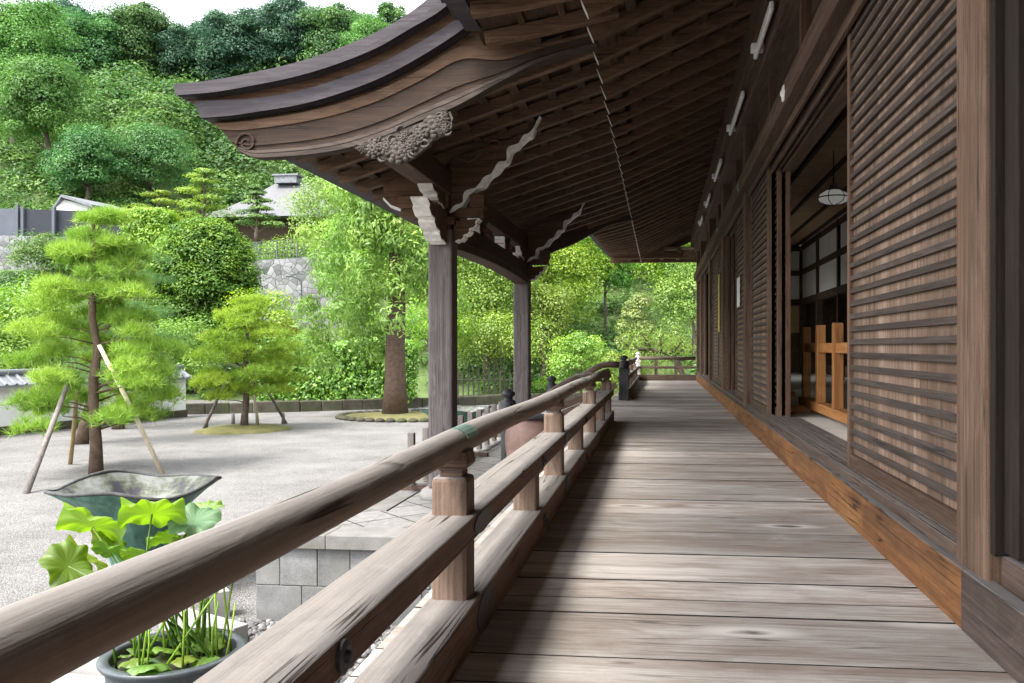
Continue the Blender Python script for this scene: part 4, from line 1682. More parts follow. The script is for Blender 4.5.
def lotus_leaf(mb, c, R, tilt, az, ruff, seed, cup=.25):
    R = R * (.86 if R > .11 else 1)
    """a round leaf with a funnelled middle and ruffled rim"""
    rs2 = random.Random(seed)
    n, m = 72, 9
    ph = [rs2.uniform(0, 6.28) for _ in range(4)]
    rot = Matrix.Rotation(az, 3, 'Z') @ Matrix.Rotation(tilt, 3, 'X')
    vs = [Vector(c)]
    fs = []
    for j in range(1, m + 1):
        f = j / m
        for k in range(n):
            a = 2 * math.pi * k / n
            r = R * f * (1 + .06 * math.sin(5 * a + ph[0]) * f + .035 * math.sin(9 * a + ph[1]) * f)
            z = cup * R * f ** 1.4 + R * ruff * f ** 3 * (.5 * math.sin(3 * a + ph[2]) + .35 * math.sin(5 * a + ph[3]) + .28 * math.sin(9 * a + ph[1])) - .25 * R * f ** 5
            z += .022 * R * (1 if k % 4 == 0 else 0) * f
            vs.append(Vector(c) + rot @ Vector((r * math.cos(a), r * math.sin(a), z)))
    for k in range(n):
        fs.append((0, 1 + k, 1 + (k + 1) % n))
    for j in range(m - 1):
        for k in range(n):
            a0 = 1 + j * n
            fs.append((a0 + k, a0 + n + k, a0 + n + (k + 1) % n, a0 + (k + 1) % n))
    b0 = len(mb.v)
    q0 = rs2.uniform(.2, .5)
    mb.add(vs, fs, q0)
    for j in range(1, m + 1):
        for k in range(0, n, 4):
            mb.a[b0 + 1 + (j - 1) * n + k] = q0 + .45


lot = empty('lotus_plant', (pc.x, pc.y, pz - .06), 'lotus with big yellow-green and blue-green leaves on tall stems', 'lotus plant')
leaves = [((92, 526), .225, .78, 2.9, .32, 'lotus_bright', 4.75), ((152, 514), .20, .66, 3.5, .34, 'lotus_bright', 4.72), ((194, 521), .165, .50, .3, .26, 'lotus_blue', 4.85),
          ((68, 566), .165, .95, 1.2, .34, 'lotus_mid', 4.6), ((112, 552), .125, .7, 3.1, .25, 'lotus_mid', 4.7), ((141, 556), .12, .6, 3.3, .2, 'lotus_mid', 4.62),
          ((190, 545), .14, .3, 1.5, .2, 'lotus_bright', 4.8), ((60, 610), .15, .4, 2.0, .2, 'lotus_mid', 4.7), ((215, 560), .13, .4, 5.0, .2, 'lotus_blue', 4.9), ((125, 590), .14, .3, 4.0, .2, 'lotus_mid', 4.85),
          ((165, 600), .12, .4, 1.0, .2, 'lotus_blue', 4.65), ((230, 575), .10, .6, 5.6, .2, 'lotus_mid', 4.9),
          ((108, 543), .15, .85, 2.6, .3, 'lotus_mid', 4.9), ((172, 541), .15, .6, 3.6, .3, 'lotus_mid', 4.95), ((84, 556), .16, .8, 2.2, .3, 'lotus_bright', 4.9), ((205, 512), .13, .45, 5.9, .3, 'lotus_mid', 5.0)]
for i, ((px, py), R_, tilt, az, ruff, mt, d) in enumerate(leaves):
    c = atd(px, py, d)
    m = MB()
    lotus_leaf(m, c, R_, tilt, az, ruff, 100 + i)
    lf = m.build('leaf', L[mt], lot, smooth=True)
    a = rl_.uniform(0, 6.28)
    r = rl_.uniform(.05, .26)
    b = Vector((pc.x + r * math.cos(a), pc.y + r * math.sin(a), pz - .06))
    mid_ = (b + c) / 2 + Vector((rl_.uniform(-.05, .05), rl_.uniform(-.05, .05), .06))
    m = MB()
    m.tube([b, mid_, c - Vector((0, 0, .002))], [.007, .006, .005], 7)
    m.build('stem', L['hedge'], lf, smooth=True)
m = MB()
for k in range(26):
    a = rl_.uniform(0, 6.28)
    r = .30 * math.sqrt(rl_.random())
    b = Vector((pc.x + r * math.cos(a), pc.y + r * math.sin(a), pz - .05))
    t = b + Vector((rl_.uniform(-.08, .08), rl_.uniform(-.05, .05), rl_.uniform(.3, .62)))
    m.tube([b, (b + t) / 2 + Vector((rl_.uniform(-.02, .02), 0, 0)), t], [.0065, .0055, .004], 6)
tag(m.build('young_stems', L['yellow'], lot, smooth=True), kind='stuff')
for k in range(16):
    a = rl_.uniform(0, 6.28)
    r = .27 * math.sqrt(rl_.random())
    m = MB()
    lotus_leaf(m, (pc.x + r * math.cos(a), pc.y + r * math.sin(a), pz - .03 + rl_.uniform(0, .05)), rl_.uniform(.05, .10), rl_.uniform(0, .4), a, .15, 300 + k, .1)
    m.build('small_leaf', L[rl_.choice(['lotus_mid', 'lotus_blue', 'lotus_mid', 'lotus_bright'])], lot, smooth=True)
m = MB()
lotus_leaf(m, atd(150, 665, 4.5), .105, .25, 3.4, .15, 77, .0)
m.build('leaf', L['lotus_mid'], lot, smooth=True)

# granite kerbs around the pot


def kerb(p0, p1, h, wd, label):
    m = MB()
    p0, p1 = Vector(p0), Vector(p1)
    m.bar((p0.x, p0.y, GZ + h / 2 - .02), (p1.x, p1.y, GZ + h / 2 - .02), wd, h + .04)
    o = m.build('granite_kerb', M['granite'], None, bevel=.008, loc=((p0.x + p1.x) / 2, (p0.y + p1.y) / 2, GZ))
    tag(o, label, 'kerb stone', 'granite kerbs by the lotus pot', 'thing')


KZ = GZ + .16
kerb(onz(30, 673, KZ), onz(118, 681, KZ), .16, .10, 'long low granite kerb at the near outer side of the lotus pot')
kerb(onz(76, 652, KZ + .05), onz(118, 656, KZ + .05), .20, .16, 'short thick granite kerb block left of the lotus pot')
kerb(onz(166, 606, KZ), onz(241, 626, KZ), .16, .13, 'long granite kerb behind the lotus pot')
kerb(onz(202, 592, KZ + .06), onz(228, 588, KZ + .06), .22, .16, 'small upright granite kerb block nearer the terrace')

# pebbles of the drain strip
pv, pf, pa = [], [], []
mb = MB()
rp = random.Random(5)
for k in range(3400):
    y = rp.uniform(3.6, 6.53)
    x = rp.uniform(-3.2, -1.4) if rp.random() < .75 else rp.uniform(-3.9, -2.9)
    if (x - pc.x) ** 2 + (y - pc.y) ** 2 < .30 ** 2:
        continue
    r = rp.uniform(.012, .032)
    mb.ball((x, y, GZ + r * .45), (r * rp.uniform(.8, 1.3), r * rp.uniform(.8, 1.3), r * .75), 7, 4, rp.random())
o = mb.build('drain_pebbles', M['pebble'], None, smooth=True, loc=(-2.4, 5, GZ))
tag(o, 'grey drain pebbles around the pot and terrace foot', 'pebbles', kind='stuff')
# ------------------------------------------------------------------ terrain behind the court


def smooth(a, b, x):
    t = np.clip((x - a) / (b - a), 0, 1)
    return t * t * (3 - 2 * t)


def HT(u, d):
    """height of the land, by viewing column u and distance d"""
    u = np.asarray(u, float)
    d = np.asarray(d, float)
    left = GZ - .02 + 3.2 * smooth(35, 43.5, d) + 3.2 * smooth(44.2, 45.4, d) + 1.6 * smooth(46, 60, d) + 24 * np.clip((d - (58 + 14 * smooth(150, 205, u))) / (38 - 14 * smooth(150, 205, u)), 0, 1) ** .9 + 7 * smooth(96, 160, d)
    right = GZ - .02 + 3.0 * smooth(34, 46, d) + 26 * np.clip((d - 44) / 52, 0, 1) + 10 * smooth(96, 170, d)
    wgt = smooth(400, 500, u)
    h = left * (1 - wgt) + right * wgt
    bump = .8 * np.sin(u * .031 + d * .11) * smooth(58, 70, d) + .5 * np.sin(u * .083 - d * .23) * smooth(58, 70, d)
    return h + bump


def land(u, d):
    r = np.stack([-S_ + (u - 575) / F * C_, C_ + (u - 575) / F * S_], -1) * d[..., None]
    return np.concatenate([r, HT(u, d)[..., None]], -1)


us = np.linspace(-700, 1700, 150)
ds = np.concatenate([np.linspace(33.5, 60, 44), np.linspace(61.5, 175, 60)])
U, D = np.meshgrid(us, ds)
G = land(U, D)
ny, nx = U.shape
fs = [(j * nx + i, j * nx + i + 1, (j + 1) * nx + i + 1, (j + 1) * nx + i) for j in range(ny - 1) for i in range(nx - 1)]
me = bpy.data.meshes.new('hillside')
me.from_pydata(G.reshape(-1, 3).tolist(), [], fs)
me.polygons.foreach_set('use_smooth', np.ones(len(me.polygons), dtype=bool))
me.materials.append(M['earth'])
hill = link_mesh('hillside', me)
tag(hill, 'steep green hillside rising behind the court', 'hillside', kind='structure')


def gp(px, py):
    p = onz(px, py, GZ)
    return Vector((p.x, p.y, GZ))


def lp(px, d):
    v = land(np.array([float(px)]), np.array([float(d)]))[0]
    return Vector(v)


# ------------------------------------------------------------------ foliage


def unit(v):
    return v / np.maximum(np.linalg.norm(v, axis=-1, keepdims=True), 1e-6)


def leaf_quads(P, N, size, aspect=.55, droop=0.0):
    n = len(P)
    T = rng.normal(size=(n, 3))
    T[:, 2] -= droop * 2
    T = unit(T - N * np.sum(T * N, -1, keepdims=True))
    B = np.cross(N, T)
    s = size[:, None]
    V = np.empty((n, 4, 3))
    V[:, 0] = P - T * s * .5
    V[:, 1] = P + B * s * .5 * aspect + N * s * .06
    V[:, 2] = P + T * s * .5 - N * s * .05
    V[:, 3] = P - B * s * .5 * aspect + N * s * .06
    return V.reshape(-1, 3)


def clump_points(C, R, per, up=.35, shell=.55, cut=-.65, jit=.45):
    """leaves spread through clumps; C (n,3), R (n,3)"""
    n = len(C)
    k = n * per
    dirs = unit(rng.normal(size=(k, 3)))
    dirs[:, 2] = np.where(dirs[:, 2] < cut, -dirs[:, 2], dirs[:, 2])
    rad = shell + (1 - shell) * rng.random(k) ** .6
    rad *= 1 + rng.normal(size=k) * .10
    Cc = np.repeat(C, per, 0)
    Rr = np.repeat(R, per, 0)
    P = Cc + dirs * Rr * rad[:, None]
    N = unit(dirs * .75 + np.array([0, 0, up]) + rng.normal(size=(k, 3)) * jit * .6)
    ct = np.repeat(rng.random(n), per)
    tint = np.clip(.68 * ct + .32 * rng.random(k), 0, 1)
    return P, N, tint


def crown_centers(c, R, n, rmin, rmax, hollow=.5, flat=.75, low=-.7):
    d = unit(rng.normal(size=(n, 3)))
    d[:, 2] = np.where(d[:, 2] < low, -d[:, 2], d[:, 2])
    q = hollow + (1 - hollow) * rng.random(n) ** .7
    C = np.array(c) + d * q[:, None] * np.array(R)
    r = rng.uniform(rmin, rmax, n)
    return C, np.stack([r, r, r * flat], -1)


def tree_root(name, base, label, cat, group=None):
    return empty(name, base, label, cat, group)


def trunk_mesh(t, base, top, r0, r1, mat, limbs=(), wig=.05, name='trunk', seg=8, rise=.18, lr=.5):
    m = MB()
    rs = random.Random(int(abs(base[0] * 977 + base[1] * 131)))
    base, top = Vector(base), Vector(top)
    L_ = (top - base).length
    pts, rad = [], []
    for i in range(seg + 1):
        f = i / seg
        w_ = wig * L_ * math.sin(f * math.pi) if i not in (0,) else 0
        pts.append(base.lerp(top, f) + Vector((rs.uniform(-1, 1) * w_ * .4, rs.uniform(-1, 1) * w_ * .4, 0)))
        rad.append((r0 * (1 + .22 * max(0, .12 - f) / .12)) * (1 - f) + r1 * f)
    pts[0].z -= .08
    m.tube(pts, rad, 12)
    for e in limbs:
        e = Vector(e)
        # leave the trunk a bit lower than the limb's end
        f = min(.95, max(.15, ((e.z - base.z) / max(.01, (top.z - base.z))) - rise))
        i = f * seg
        s = pts[int(i)].lerp(pts[min(seg, int(i) + 1)], i - int(i))
        rr = (r0 * (1 - f) + r1 * f) * lr
        mid = s.lerp(e, .5) + Vector((rs.uniform(-.1, .1), rs.uniform(-.1, .1), .06)) * (e - s).length
        m.tube([s, mid, e], [rr, rr * .65, rr * .25], 6)
    return m.build(name, mat, t, smooth=True)


def crown_obj(t, V, tint, mat, n=4, name='crown'):
    o = ORG[t]
    me = fastmesh(name, V - np.array(o), n, mat, tint)
    ob = bpy.data.objects.new(name, me)
    COL.objects.link(ob)
    ob.parent = t
    ORG[ob] = o.copy()
    return ob


def broad(name, label, base, h, R, mat, nclump=40, per=110, leaf=.15, group=None, bark='bark_grey_brown', trunk_r=.14, cz=.62, Rz=None,
          rr=(.28, .42), hollow=.45, flat=.72, cat='tree', droop=.0, low=-.7, lean=(0, 0), aspect=.55, up=.35):
    base = Vector(base)
    leaf, per = leaf * .85, int(per * 1.3)
    t = tree_root(name, base, label, cat, group)
    Rz = Rz or h * (1 - cz) * .95
    c = np.array((base.x + lean[0], base.y + lean[1], base.z + h * cz))
    rm = R if not hasattr(R, '__len__') else max(R)
    Rv = (R, R, Rz) if not hasattr(R, '__len__') else (R[0], R[1], Rz)
    C, Rc = crown_centers(c, np.array(Rv) * .82, nclump, rm * rr[0], rm * rr[1], hollow, flat, low)
    P, N, tint = clump_points(C, Rc, per, up)
    sz = leaf * rng.uniform(.7, 1.3, len(P))
    idx = rng.permutation(len(C))[:min(10, len(C))]
    trunk_mesh(t, base, (c[0], c[1], base.z + h * .8), trunk_r, trunk_r * .3, M['bark'] if bark != 'red' else M['bark_red'], [C[i] for i in idx])
    crown_obj(t, leaf_quads(P, N, sz, aspect, droop), tint, mat)
    return t


def needles(P, Dr, n_per, ln, wd, spread=.9):
    """tufts of needles: every tuft n_per thin triangles"""
    k = len(P)
    Pn = np.repeat(P, n_per, 0)
    D = unit(np.repeat(Dr, n_per, 0) + rng.normal(size=(k * n_per, 3)) * spread)
    S = unit(np.cross(D, rng.normal(size=(k * n_per, 3))))
    l = ln * rng.uniform(.7, 1.2, (k * n_per, 1))
    V = np.empty((k * n_per, 3, 3))
    V[:, 0] = Pn - S * wd / 2
    V[:, 1] = Pn + S * wd / 2
    V[:, 2] = Pn + D * l
    return V.reshape(-1, 3)


def pine(label, base, layers, mat, trunk_r=.11, lean=(0, 0), group=None, per=120, ln=.13, wd=.010, bark='red', nper=12, cat='pine tree', wig=.03, gap=False):
    """layers: (height, reach, number of pads, pad radius)"""
    base = Vector(base)
    t = tree_root('pine_tree', base, label, cat, group)
    htop = layers[-1][0]
    rs = random.Random(int(base.x * 100) + 3)
    C, Rr, limbs = [], [], []
    for (hh, reach, npad, pr) in layers:
        a0 = rs.uniform(0, 6.28)
        for k in range(npad):
            a = a0 + 6.283 * k / npad + rs.uniform(-.3, .3)
            q = reach * rs.uniform(.5, 1.05)
            if gap and math.sin(a) < -.55 and rs.random() < .5:
                continue
            cx, cy, cz = base.x + lean[0] * hh / htop + q * math.cos(a), base.y + lean[1] * hh / htop + q * math.sin(a), base.z + hh + rs.uniform(-.24, .22) - .06 * q
            C.append((cx, cy, cz))
            p_ = pr * rs.uniform(.8, 1.25)
            Rr.append((p_, p_ * rs.uniform(.8, 1.1), p_ * .52))
            limbs.append((base.x + (cx - base.x) * .75, base.y + (cy - base.y) * .75, cz - .04))
        if not gap or hh > 4:
            C.append((base.x + lean[0] * hh / htop, base.y + lean[1] * hh / htop, base.z + hh + .05))
            Rr.append((pr, pr, pr * .4))
    C, Rr = np.array(C), np.array(Rr)
    P, N, tint = clump_points(C, Rr, per, .6, .45, -.25)
    Dr = unit(N * .6 + np.array([0, 0, .9]))
    V = needles(P, Dr, nper, ln, wd)
    trunk_mesh(t, base, (base.x + lean[0], base.y + lean[1], base.z + htop), trunk_r, .03, M['bark_red'] if bark == 'red' else M['bark'], limbs[::2], wig, rise=.03, lr=.24)
    crown_obj(t, V, np.repeat(tint, nper), mat, 3)
    return t


def pole(p0, p1, r, mat, label, group):
    m = MB()
    p0, p1 = Vector(p0), Vector(p1)
    p0z = p0.copy()
    p0z.z -= .05
    m.tube([p0z, (p0 + p1) / 2 + Vector((.01, 0, .0)), p1], [r, r * .95, r * .8], 10)
    o = m.build('support_pole', mat, None, smooth=True, loc=p0)
    return tag(o, label, 'support pole', group, 'thing')


# the big pine with its poles
b1 = gp(96, 474)
pine('tall layered pine with bright yellow-green needles, propped by poles on the gravel', b1,
     [(1.10, 1.22, 13, .34), (1.45, 1.3, 13, .34), (1.85, 1.26, 13, .34), (2.28, 1.1, 12, .33), (2.7, .95, 11, .33), (3.15, .8, 10, .32), (3.6, .68, 9, .31), (4.02, .58, 8, .30), (4.36, .44, 7, .28)],
     L['pine'], .105, (-.12, .1), per=78, wd=.010, ln=.19, gap=True)
gA = 'poles propping the big pine'
pole(gp(25, 494), atd(67, 386, 14.3), .045, M['stake'], 'dark grey leaning pole propping the big pine on its left', gA)
pole(gp(70, 464), atd(77, 392, 15.1), .04, M['stake_tan'], 'short tan upright pole under the big pine', gA)
pole(gp(164, 474), atd(99, 345, 14.5), .042, M['stake_pale'], 'long pale pole leaning against the big pine from the basin side', gA)
pine('dark-trunked leaning pine standing behind the big layered pine', gp(81, 444), [(1.5, 1.0, 7, .45), (2.2, .95, 7, .45), (2.9, .8, 6, .42), (3.5, .55, 5, .4), (3.9, .3, 3, .35)],
     L['pine_dark'], .13, (.75, .3), per=70, wig=.06)
pine('farther bluish pine near the end of the white garden wall', gp(118, 429), [(1.6, 1.3, 8, .5), (2.4, 1.3, 8, .5), (3.2, 1.1, 7, .5), (4.0, .8, 6, .45), (4.6, .4, 4, .4)],
     L['pine_dark'], .14, (.5, .2), per=70, wig=.05)
b4 = gp(244, 430)
pine('small yellow-green pine on a moss island held up by thin poles', b4, [(1.0, 1.0, 8, .40), (1.4, 1.45, 10, .42), (1.8, 1.55, 10, .42), (2.2, 1.35, 9, .42), (2.6, 1.0, 8, .4), (2.95, .6, 6, .38), (3.2, .3, 3, .3)],
     L['yellow'], .10, (.1, 0), per=72, ln=.15, wd=.016, bark='grey')
gB = 'thin poles propping the small pine'
pole(gp(202, 431), atd(226, 381, 22.3), .04, M['stake'], 'thin grey pole leaning from the left to the small pine', gB)
pole(gp(259, 429), atd(249, 366, 22.2), .035, M['stake_pale'], 'pale thin pole right beside the small pine trunk', gB)
pole(gp(287, 423), atd(262, 383, 23.0), .04, M['stake'], 'thin grey pole leaning from the right to the small pine', gB)
for px, py, tp in ((206, 430, 418), (233, 424, 413), (257, 427, 417), (283, 424, 412)):
    p0 = gp(px, py)
    pole(p0, p0 + Vector((0, 0, .32)), .05, M['stake'], 'short stub post at the foot of a pole by the small pine', 'stub posts by the small pine')


def island(c, rx, ry, label):
    m = MB()
    n = 40
    vs = [(c.x, c.y, GZ + .13)]
    fs = []
    for j, (f, z) in enumerate(((.45, .12), (.8, .085), (.97, .05), (1.0, -.02))):
        for k in range(n):
            a = 2 * math.pi * k / n
            w_ = 1 + .05 * math.sin(3 * a + c.x) + .03 * math.sin(7 * a)
            vs.append((c.x + rx * f * w_ * math.cos(a), c.y + ry * f * w_ * math.sin(a), GZ + z))
    for k in range(n):
        fs.append((0, 1 + k, 1 + (k + 1) % n))
    for j in range(3):
        for k in range(n):
            fs.append((1 + j * n + k, 1 + (j + 1) * n + k, 1 + (j + 1) * n + (k + 1) % n, 1 + j * n + (k + 1) % n))
    m.add(vs, fs, .5)
    o = m.build('moss_island', M['moss'], None, smooth=True, loc=(c.x, c.y, GZ))
    tag(o, label, 'moss bed', kind='structure')


island(b4, 1.15, 1.3, 'low mossy island around the small pine')
b5 = gp(395, 417)
island(b5 + Vector((.45, 0, 0)), 2.1, 1.8, 'mossy island with kerb around the big conifer trunk')
mb = MB()
for k in range(40):
    a = 2 * math.pi * k / 40
    cx, cy = b5.x + .45 + 2.13 * math.cos(a), b5.y + 1.83 * math.sin(a)
    mb.ball((cx, cy, GZ + .04), (.16, .16, .085), 7, 5, random.random())
o = mb.build('island_edge_stones', M['mosskerb'], None, smooth=True, loc=b5)
tag(o, 'ring of mossy edging stones round the conifer island', 'edging stones', kind='stuff')

# big conifer with hanging sprays
t = tree_root('conifer_tree', b5, 'big old conifer with thick ridged trunk and hanging feathery foliage', 'conifer tree')
C, Rr = [], []
rs = random.Random(21)
for k in range(130):
    a = rs.uniform(0, 6.283)
    hh = rs.uniform(1.6, 8.6)
    q = rs.uniform(.5, 2.5) * (1.05 if hh < 5 else (9.6 - hh) / 4.6)
    if math.cos(a) > .1 and hh < 2.6:
        continue
    if abs(q * math.cos(a) - .5) < .7 and math.sin(a) < .2 and hh < 2.9:
        continue
    C.append((b5.x + q * math.cos(a) - .55, b5.y + q * math.sin(a), b5.z + hh))
    r = rs.uniform(.42, .75)
    Rr.append((r, r, r * .75))
for k in range(22):
    C.append((b5.x + rs.uniform(-.9, .8), b5.y - rs.uniform(.7, 1.4), b5.z + rs.uniform(3.1, 7.5)))
    Rr.append((.55, .55, .42))
C, Rr = np.array(C), np.array(Rr)
P, N, tint = clump_points(C, Rr, 170, .25, .4, -.9)
trunk_mesh(t, b5, (b5.x + .1, b5.y, b5.z + 9), .36, .16, M['bark_red'], [C[i] for i in range(0, len(C), 6) if C[i][2] > b5.z + 6.6], .01, lr=.3)
crown_obj(t, leaf_quads(P, N, .19 * rng.uniform(.6, 1.3, len(P)), .32, .7), tint, L['conifer'])

# dome-shaped evergreen
c = lp(200, 36.5)
t = tree_root('evergreen_tree', c, 'big dome-clipped dark green evergreen behind the small pine', 'evergreen tree')
cen = np.array(atd(204, 282, 36.5))
C, Rr = crown_centers(cen, (1.9, 1.9, 2.6), 420, .42, .66, .80, .62, -.8)
P, N, tint = clump_points(C, Rr, 170, .55, .5, -.4)
trunk_mesh(t, c, (cen[0], cen[1], cen[2] + 1.4), .2, .05, M['bark'], [C[i] for i in range(0, 60, 6)])
C2, R2 = crown_centers(cen + np.array([.4, -.3, -2.4]), (2.1, 1.6, 1.3), 60, .45, .7, .6, .7, -.9)
P2, N2, t2 = clump_points(C2, R2, 120, .4, .5, -.6)
P, N, tint = np.concatenate([P, P2]), np.concatenate([N, N2]), np.concatenate([tint, t2 * .7])
crown_obj(t, leaf_quads(P, N, .135 * rng.uniform(.7, 1.3, len(P)), .5), tint, L['dome'])


def hedge(label, p0, p1, h, wd, mat, n, leaf, per=14, trunks=True, z0=0.0, name='hedge', top_wave=.12):
    p0, p1 = Vector(p0), Vector(p1)
    base = (p0 + p1) / 2
    t = tree_root(name, base, label, 'hedge')
    Ld = (p1 - p0)
    Ln = Ld.length
    dx = np.array(Ld.normalized())
    sd_ = np.array((-dx[1], dx[0], 0))
    k = n
    f = rng.random(k) * Ln
    s = rng.uniform(-1, 1, k)
    z = rng.random(k)
    face = rng.integers(0, 3, k)
    s = np.where(face == 0, -1 + .18 * rng.random(k), np.where(face == 1, 1 - .18 * rng.random(k), s))
    z = np.where(face == 2, 1 - .10 * rng.random(k), z)
    wave = 1 + top_wave * (np.sin(f * 1.9) * .5 + np.sin(f * 4.3 + 1) * .3)
    C = np.array(p0)[None] + dx * f[:, None] + sd_ * (s * wd / 2)[:, None]
    C[:, 2] = base.z + z0 + z * (h - z0) * wave
    Rr = np.full((k, 3), leaf * 1.5)
    P, N, tint = clump_points(C, Rr, per, .4, .3, -1)
    N = unit(N + sd_ * (s * .5)[:, None].repeat(per, 0))
    crown_obj(t, leaf_quads(P, N, leaf * rng.uniform(.7, 1.3, len(P)), .55), tint, mat)
    if trunks:
        m = MB()
        q = 0.0
        while q < Ln:
            b = p0 + Ld * (q / Ln)
            m.tube([(b.x, b.y, base.z - .1), (b.x + random.uniform(-.1, .1), b.y, base.z + h * .55)], [.035, .025], 6)
            q += random.uniform(.35, .8)
        m.build('stems', M['bark'], t)
        t.children[-1]['kind'] = 'stuff'
    return t


hedge('long clipped green hedge behind the mossy kerb, left of the big conifer', lp(262, 30.2) + Vector((0, 0, .05)), lp(415, 31.2) + Vector((0, 0, .05)), 2.35, 1.1, L['hedge'], 2600, .13, 12, True, .35)

# mossy kerb walls round the court
kp = [gp(181, 414.5), gp(300, 411.5), gp(440, 407), gp(520, 403), gp(610, 401)]
gk = 'mossy stone kerbs round the court'
labs = ['low mossy kerb wall from the white wall to the hedge', 'low mossy kerb wall in front of the hedge', 'low mossy kerb wall behind the conifer island', 'low mossy kerb wall seen between the porch posts']
for i in range(4):
    m = MB()
    a, b = kp[i], kp[i + 1]
    n = max(3, int((b - a).length / .7))
    for k in range(n):
        p, q = a.lerp(b, k / n), a.lerp(b, (k + .985) / n)
        hh = .36 + random.uniform(-.02, .02)
        m.bar((p.x, p.y, GZ + hh / 2 - .03), (q.x, q.y, GZ + hh / 2 - .03), .32 + random.uniform(-.02, .02), hh + .06)
    o = m.build('stone_kerb', M['mosskerb'], None, bevel=.03, loc=(a + b) / 2)
    tag(o, labs[i], 'kerb wall', gk, 'thing')

# white garden wall with tiled coping
wa, wb = gp(-60, 441), gp(182, 416.5)
wa = wb + (wa - wb) * 2.0
wl = empty('garden_wall', (wa + wb) / 2, 'white plastered garden wall with grey tiled top and stone foot', 'garden wall')
dirw = (wb - wa).normalized()
sidew = Vector((dirw.y, -dirw.x, 0))


def wbox(name, mat, w2, za, zb, bevel=0.0, off=0.0):
    m = MB()
    m.bar((wa.x, wa.y, GZ + (za + zb) / 2), (wb.x, wb.y, GZ + (za + zb) / 2), w2, zb - za)
    return m.build(name, mat, wl, bevel=bevel)


wbox('plaster', M['plaster'], .30, .18, 1.22)
wbox('stone_foot', M['mosskerb'], .46, -.1, .22, .02)
rf_ = MB()
for s in (-1, 1):
    e0, e1 = wa + sidew * s * .42, wb + sidew * s * .42
    rf_.add([(e0.x, e0.y, GZ + 1.26), (e1.x, e1.y, GZ + 1.26), (wb.x, wb.y, GZ + 1.52), (wa.x, wa.y, GZ + 1.52),
             (e0.x, e0.y, GZ + 1.20), (e1.x, e1.y, GZ + 1.20), (wb.x, wb.y, GZ + 1.22), (wa.x, wa.y, GZ + 1.22)],
            [(0, 1, 2, 3), (4, 5, 1, 0), (7, 6, 5, 4), (0, 3, 7, 4), (1, 5, 6, 2)])
    nL = int((wb - wa).length / .26)
    for k in range(nL):
        p = wa.lerp(wb, (k + .5) / nL)
        e = p + sidew * s * .43
        rf_.tube([(e.x, e.y, GZ + 1.262), (p.x, p.y, GZ + 1.525)], .045, 6)
rf_.build('tiled_roof', M['tile'], wl)
m = MB()
m.tube([wa + Vector((0, 0, 1.56)), wb + Vector((0, 0, 1.56))], .09, 10)
m.build('ridge_tile', M['tile'], wl, smooth=True)

# bamboo stake fence between the porch posts
fa, fb = lp(432, 34.2), lp(530, 34.6)
sf = empty('stake_fence', (fa + fb) / 2, 'thin dark stake fence behind the porch, with two rails', 'fence')
nn = 20
for k in range(nn):
    p = fa.lerp(fb, k / (nn - 1))
    m = MB()
    m.tube([(p.x, p.y, GZ - .1), (p.x, p.y, GZ + 1.35 + random.uniform(-.1, .25))], .03, 6)
    m.build('stake', M['stake'], sf)
for z in (.25, .9):
    m = MB()
    m.tube([fa + Vector((0, -.04, z)), fb + Vector((0, -.04, z))], .025, 6)
    m.build('rail', M['stake'], sf)

# ------------------------------------------------------------------ terrace walls, buildings and fence up the slope


def slab(name, label, cat, pxs, d0, d1, ytop, ybot, mat, th=.5, group=None, parent=None):
    a, b = atd(pxs[0], ybot, d0), atd(pxs[1], ybot, d1)
    a2, b2 = atd(pxs[0], ytop[0], d0), atd(pxs[1], ytop[1], d1)
    m = MB()
    nrm = Vector((-(b - a).y, (b - a).x, 0)).normalized() * th
    m.prism([a, b, b2, a2], nrm)
    o = m.build(name, mat, parent, loc=None if parent else ((a + b) / 2))
    if label:
        tag(o, label, cat, group, 'thing')
    return o


slab('retaining_wall', 'pale rough stone retaining wall beneath the dark panel fence', 'retaining wall', (-60, 112), 46.2, 46.4, (234, 238), 275, M['masonry'], .6)
slab('retaining_wall', 'pale rough stone retaining wall above the hedge, right of the dome evergreen', 'retaining wall', (238, 352), 43.8, 43.4, (262, 254), 330, M['masonry'], .6)
# panel fence
pf_ = empty('panel_fence', atd(30, 234, 47.2), 'slate-blue panel fence on top of the stone retaining wall', 'fence')
slab('panel', None, None, (-70, 23), 47.4, 47.0, (207, 209), 236, M['panel_light'], .08, parent=pf_)
slab('panel', None, None, (23.5, 54), 47.0, 47.1, (209, 210), 236, M['panel'], .08, parent=pf_)
slab('panel', None, None, (54.5, 90), 47.1, 47.3, (210, 211), 237, M['panel'], .08, parent=pf_)
slab('panel', None, None, (90.5, 127), 47.3, 47.5, (211, 213), 238, M['panel'], .08, parent=pf_)
for px in (17.5, 23, 54, 90):
    p = atd(px, 236, 46.95)
    m = MB()
    m.box(p.x - .08, p.x + .08, p.y - .08, p.y + .08, p.z - .1, p.z + (1.72 if px < 18 else 1.58))
    m.build('post', M['panel_light'], pf_)
# small gabled hut
ht = empty('gabled_hut', atd(72, 215, 52), 'small white gabled hut with grey roof behind the panel fence', 'hut')
a, b, tp = atd(54, 214, 52), atd(98, 214, 52.5), atd(62, 193, 52.2)
m = MB()
m.prism([atd(54, 222, 52), atd(98, 222, 52.4), atd(97, 208, 52.4), atd(62, 199, 52.2), atd(55, 208, 52)], Vector((.6, 3.5, 0)))
m.build('wall', M['plaster'], ht)
m = MB()
for (q0, q1) in (((61, 197), (92, 207)), ((61, 197), (51, 212))):
    A, B = atd(*q0, 51.9), atd(*q1, 51.9)
    m.prism([A, B, B + Vector((0, 0, .16)), A + Vector((0, 0, .16))], Vector((.6, 3.9, 0)))
m.build('roof', M['tile'], ht)
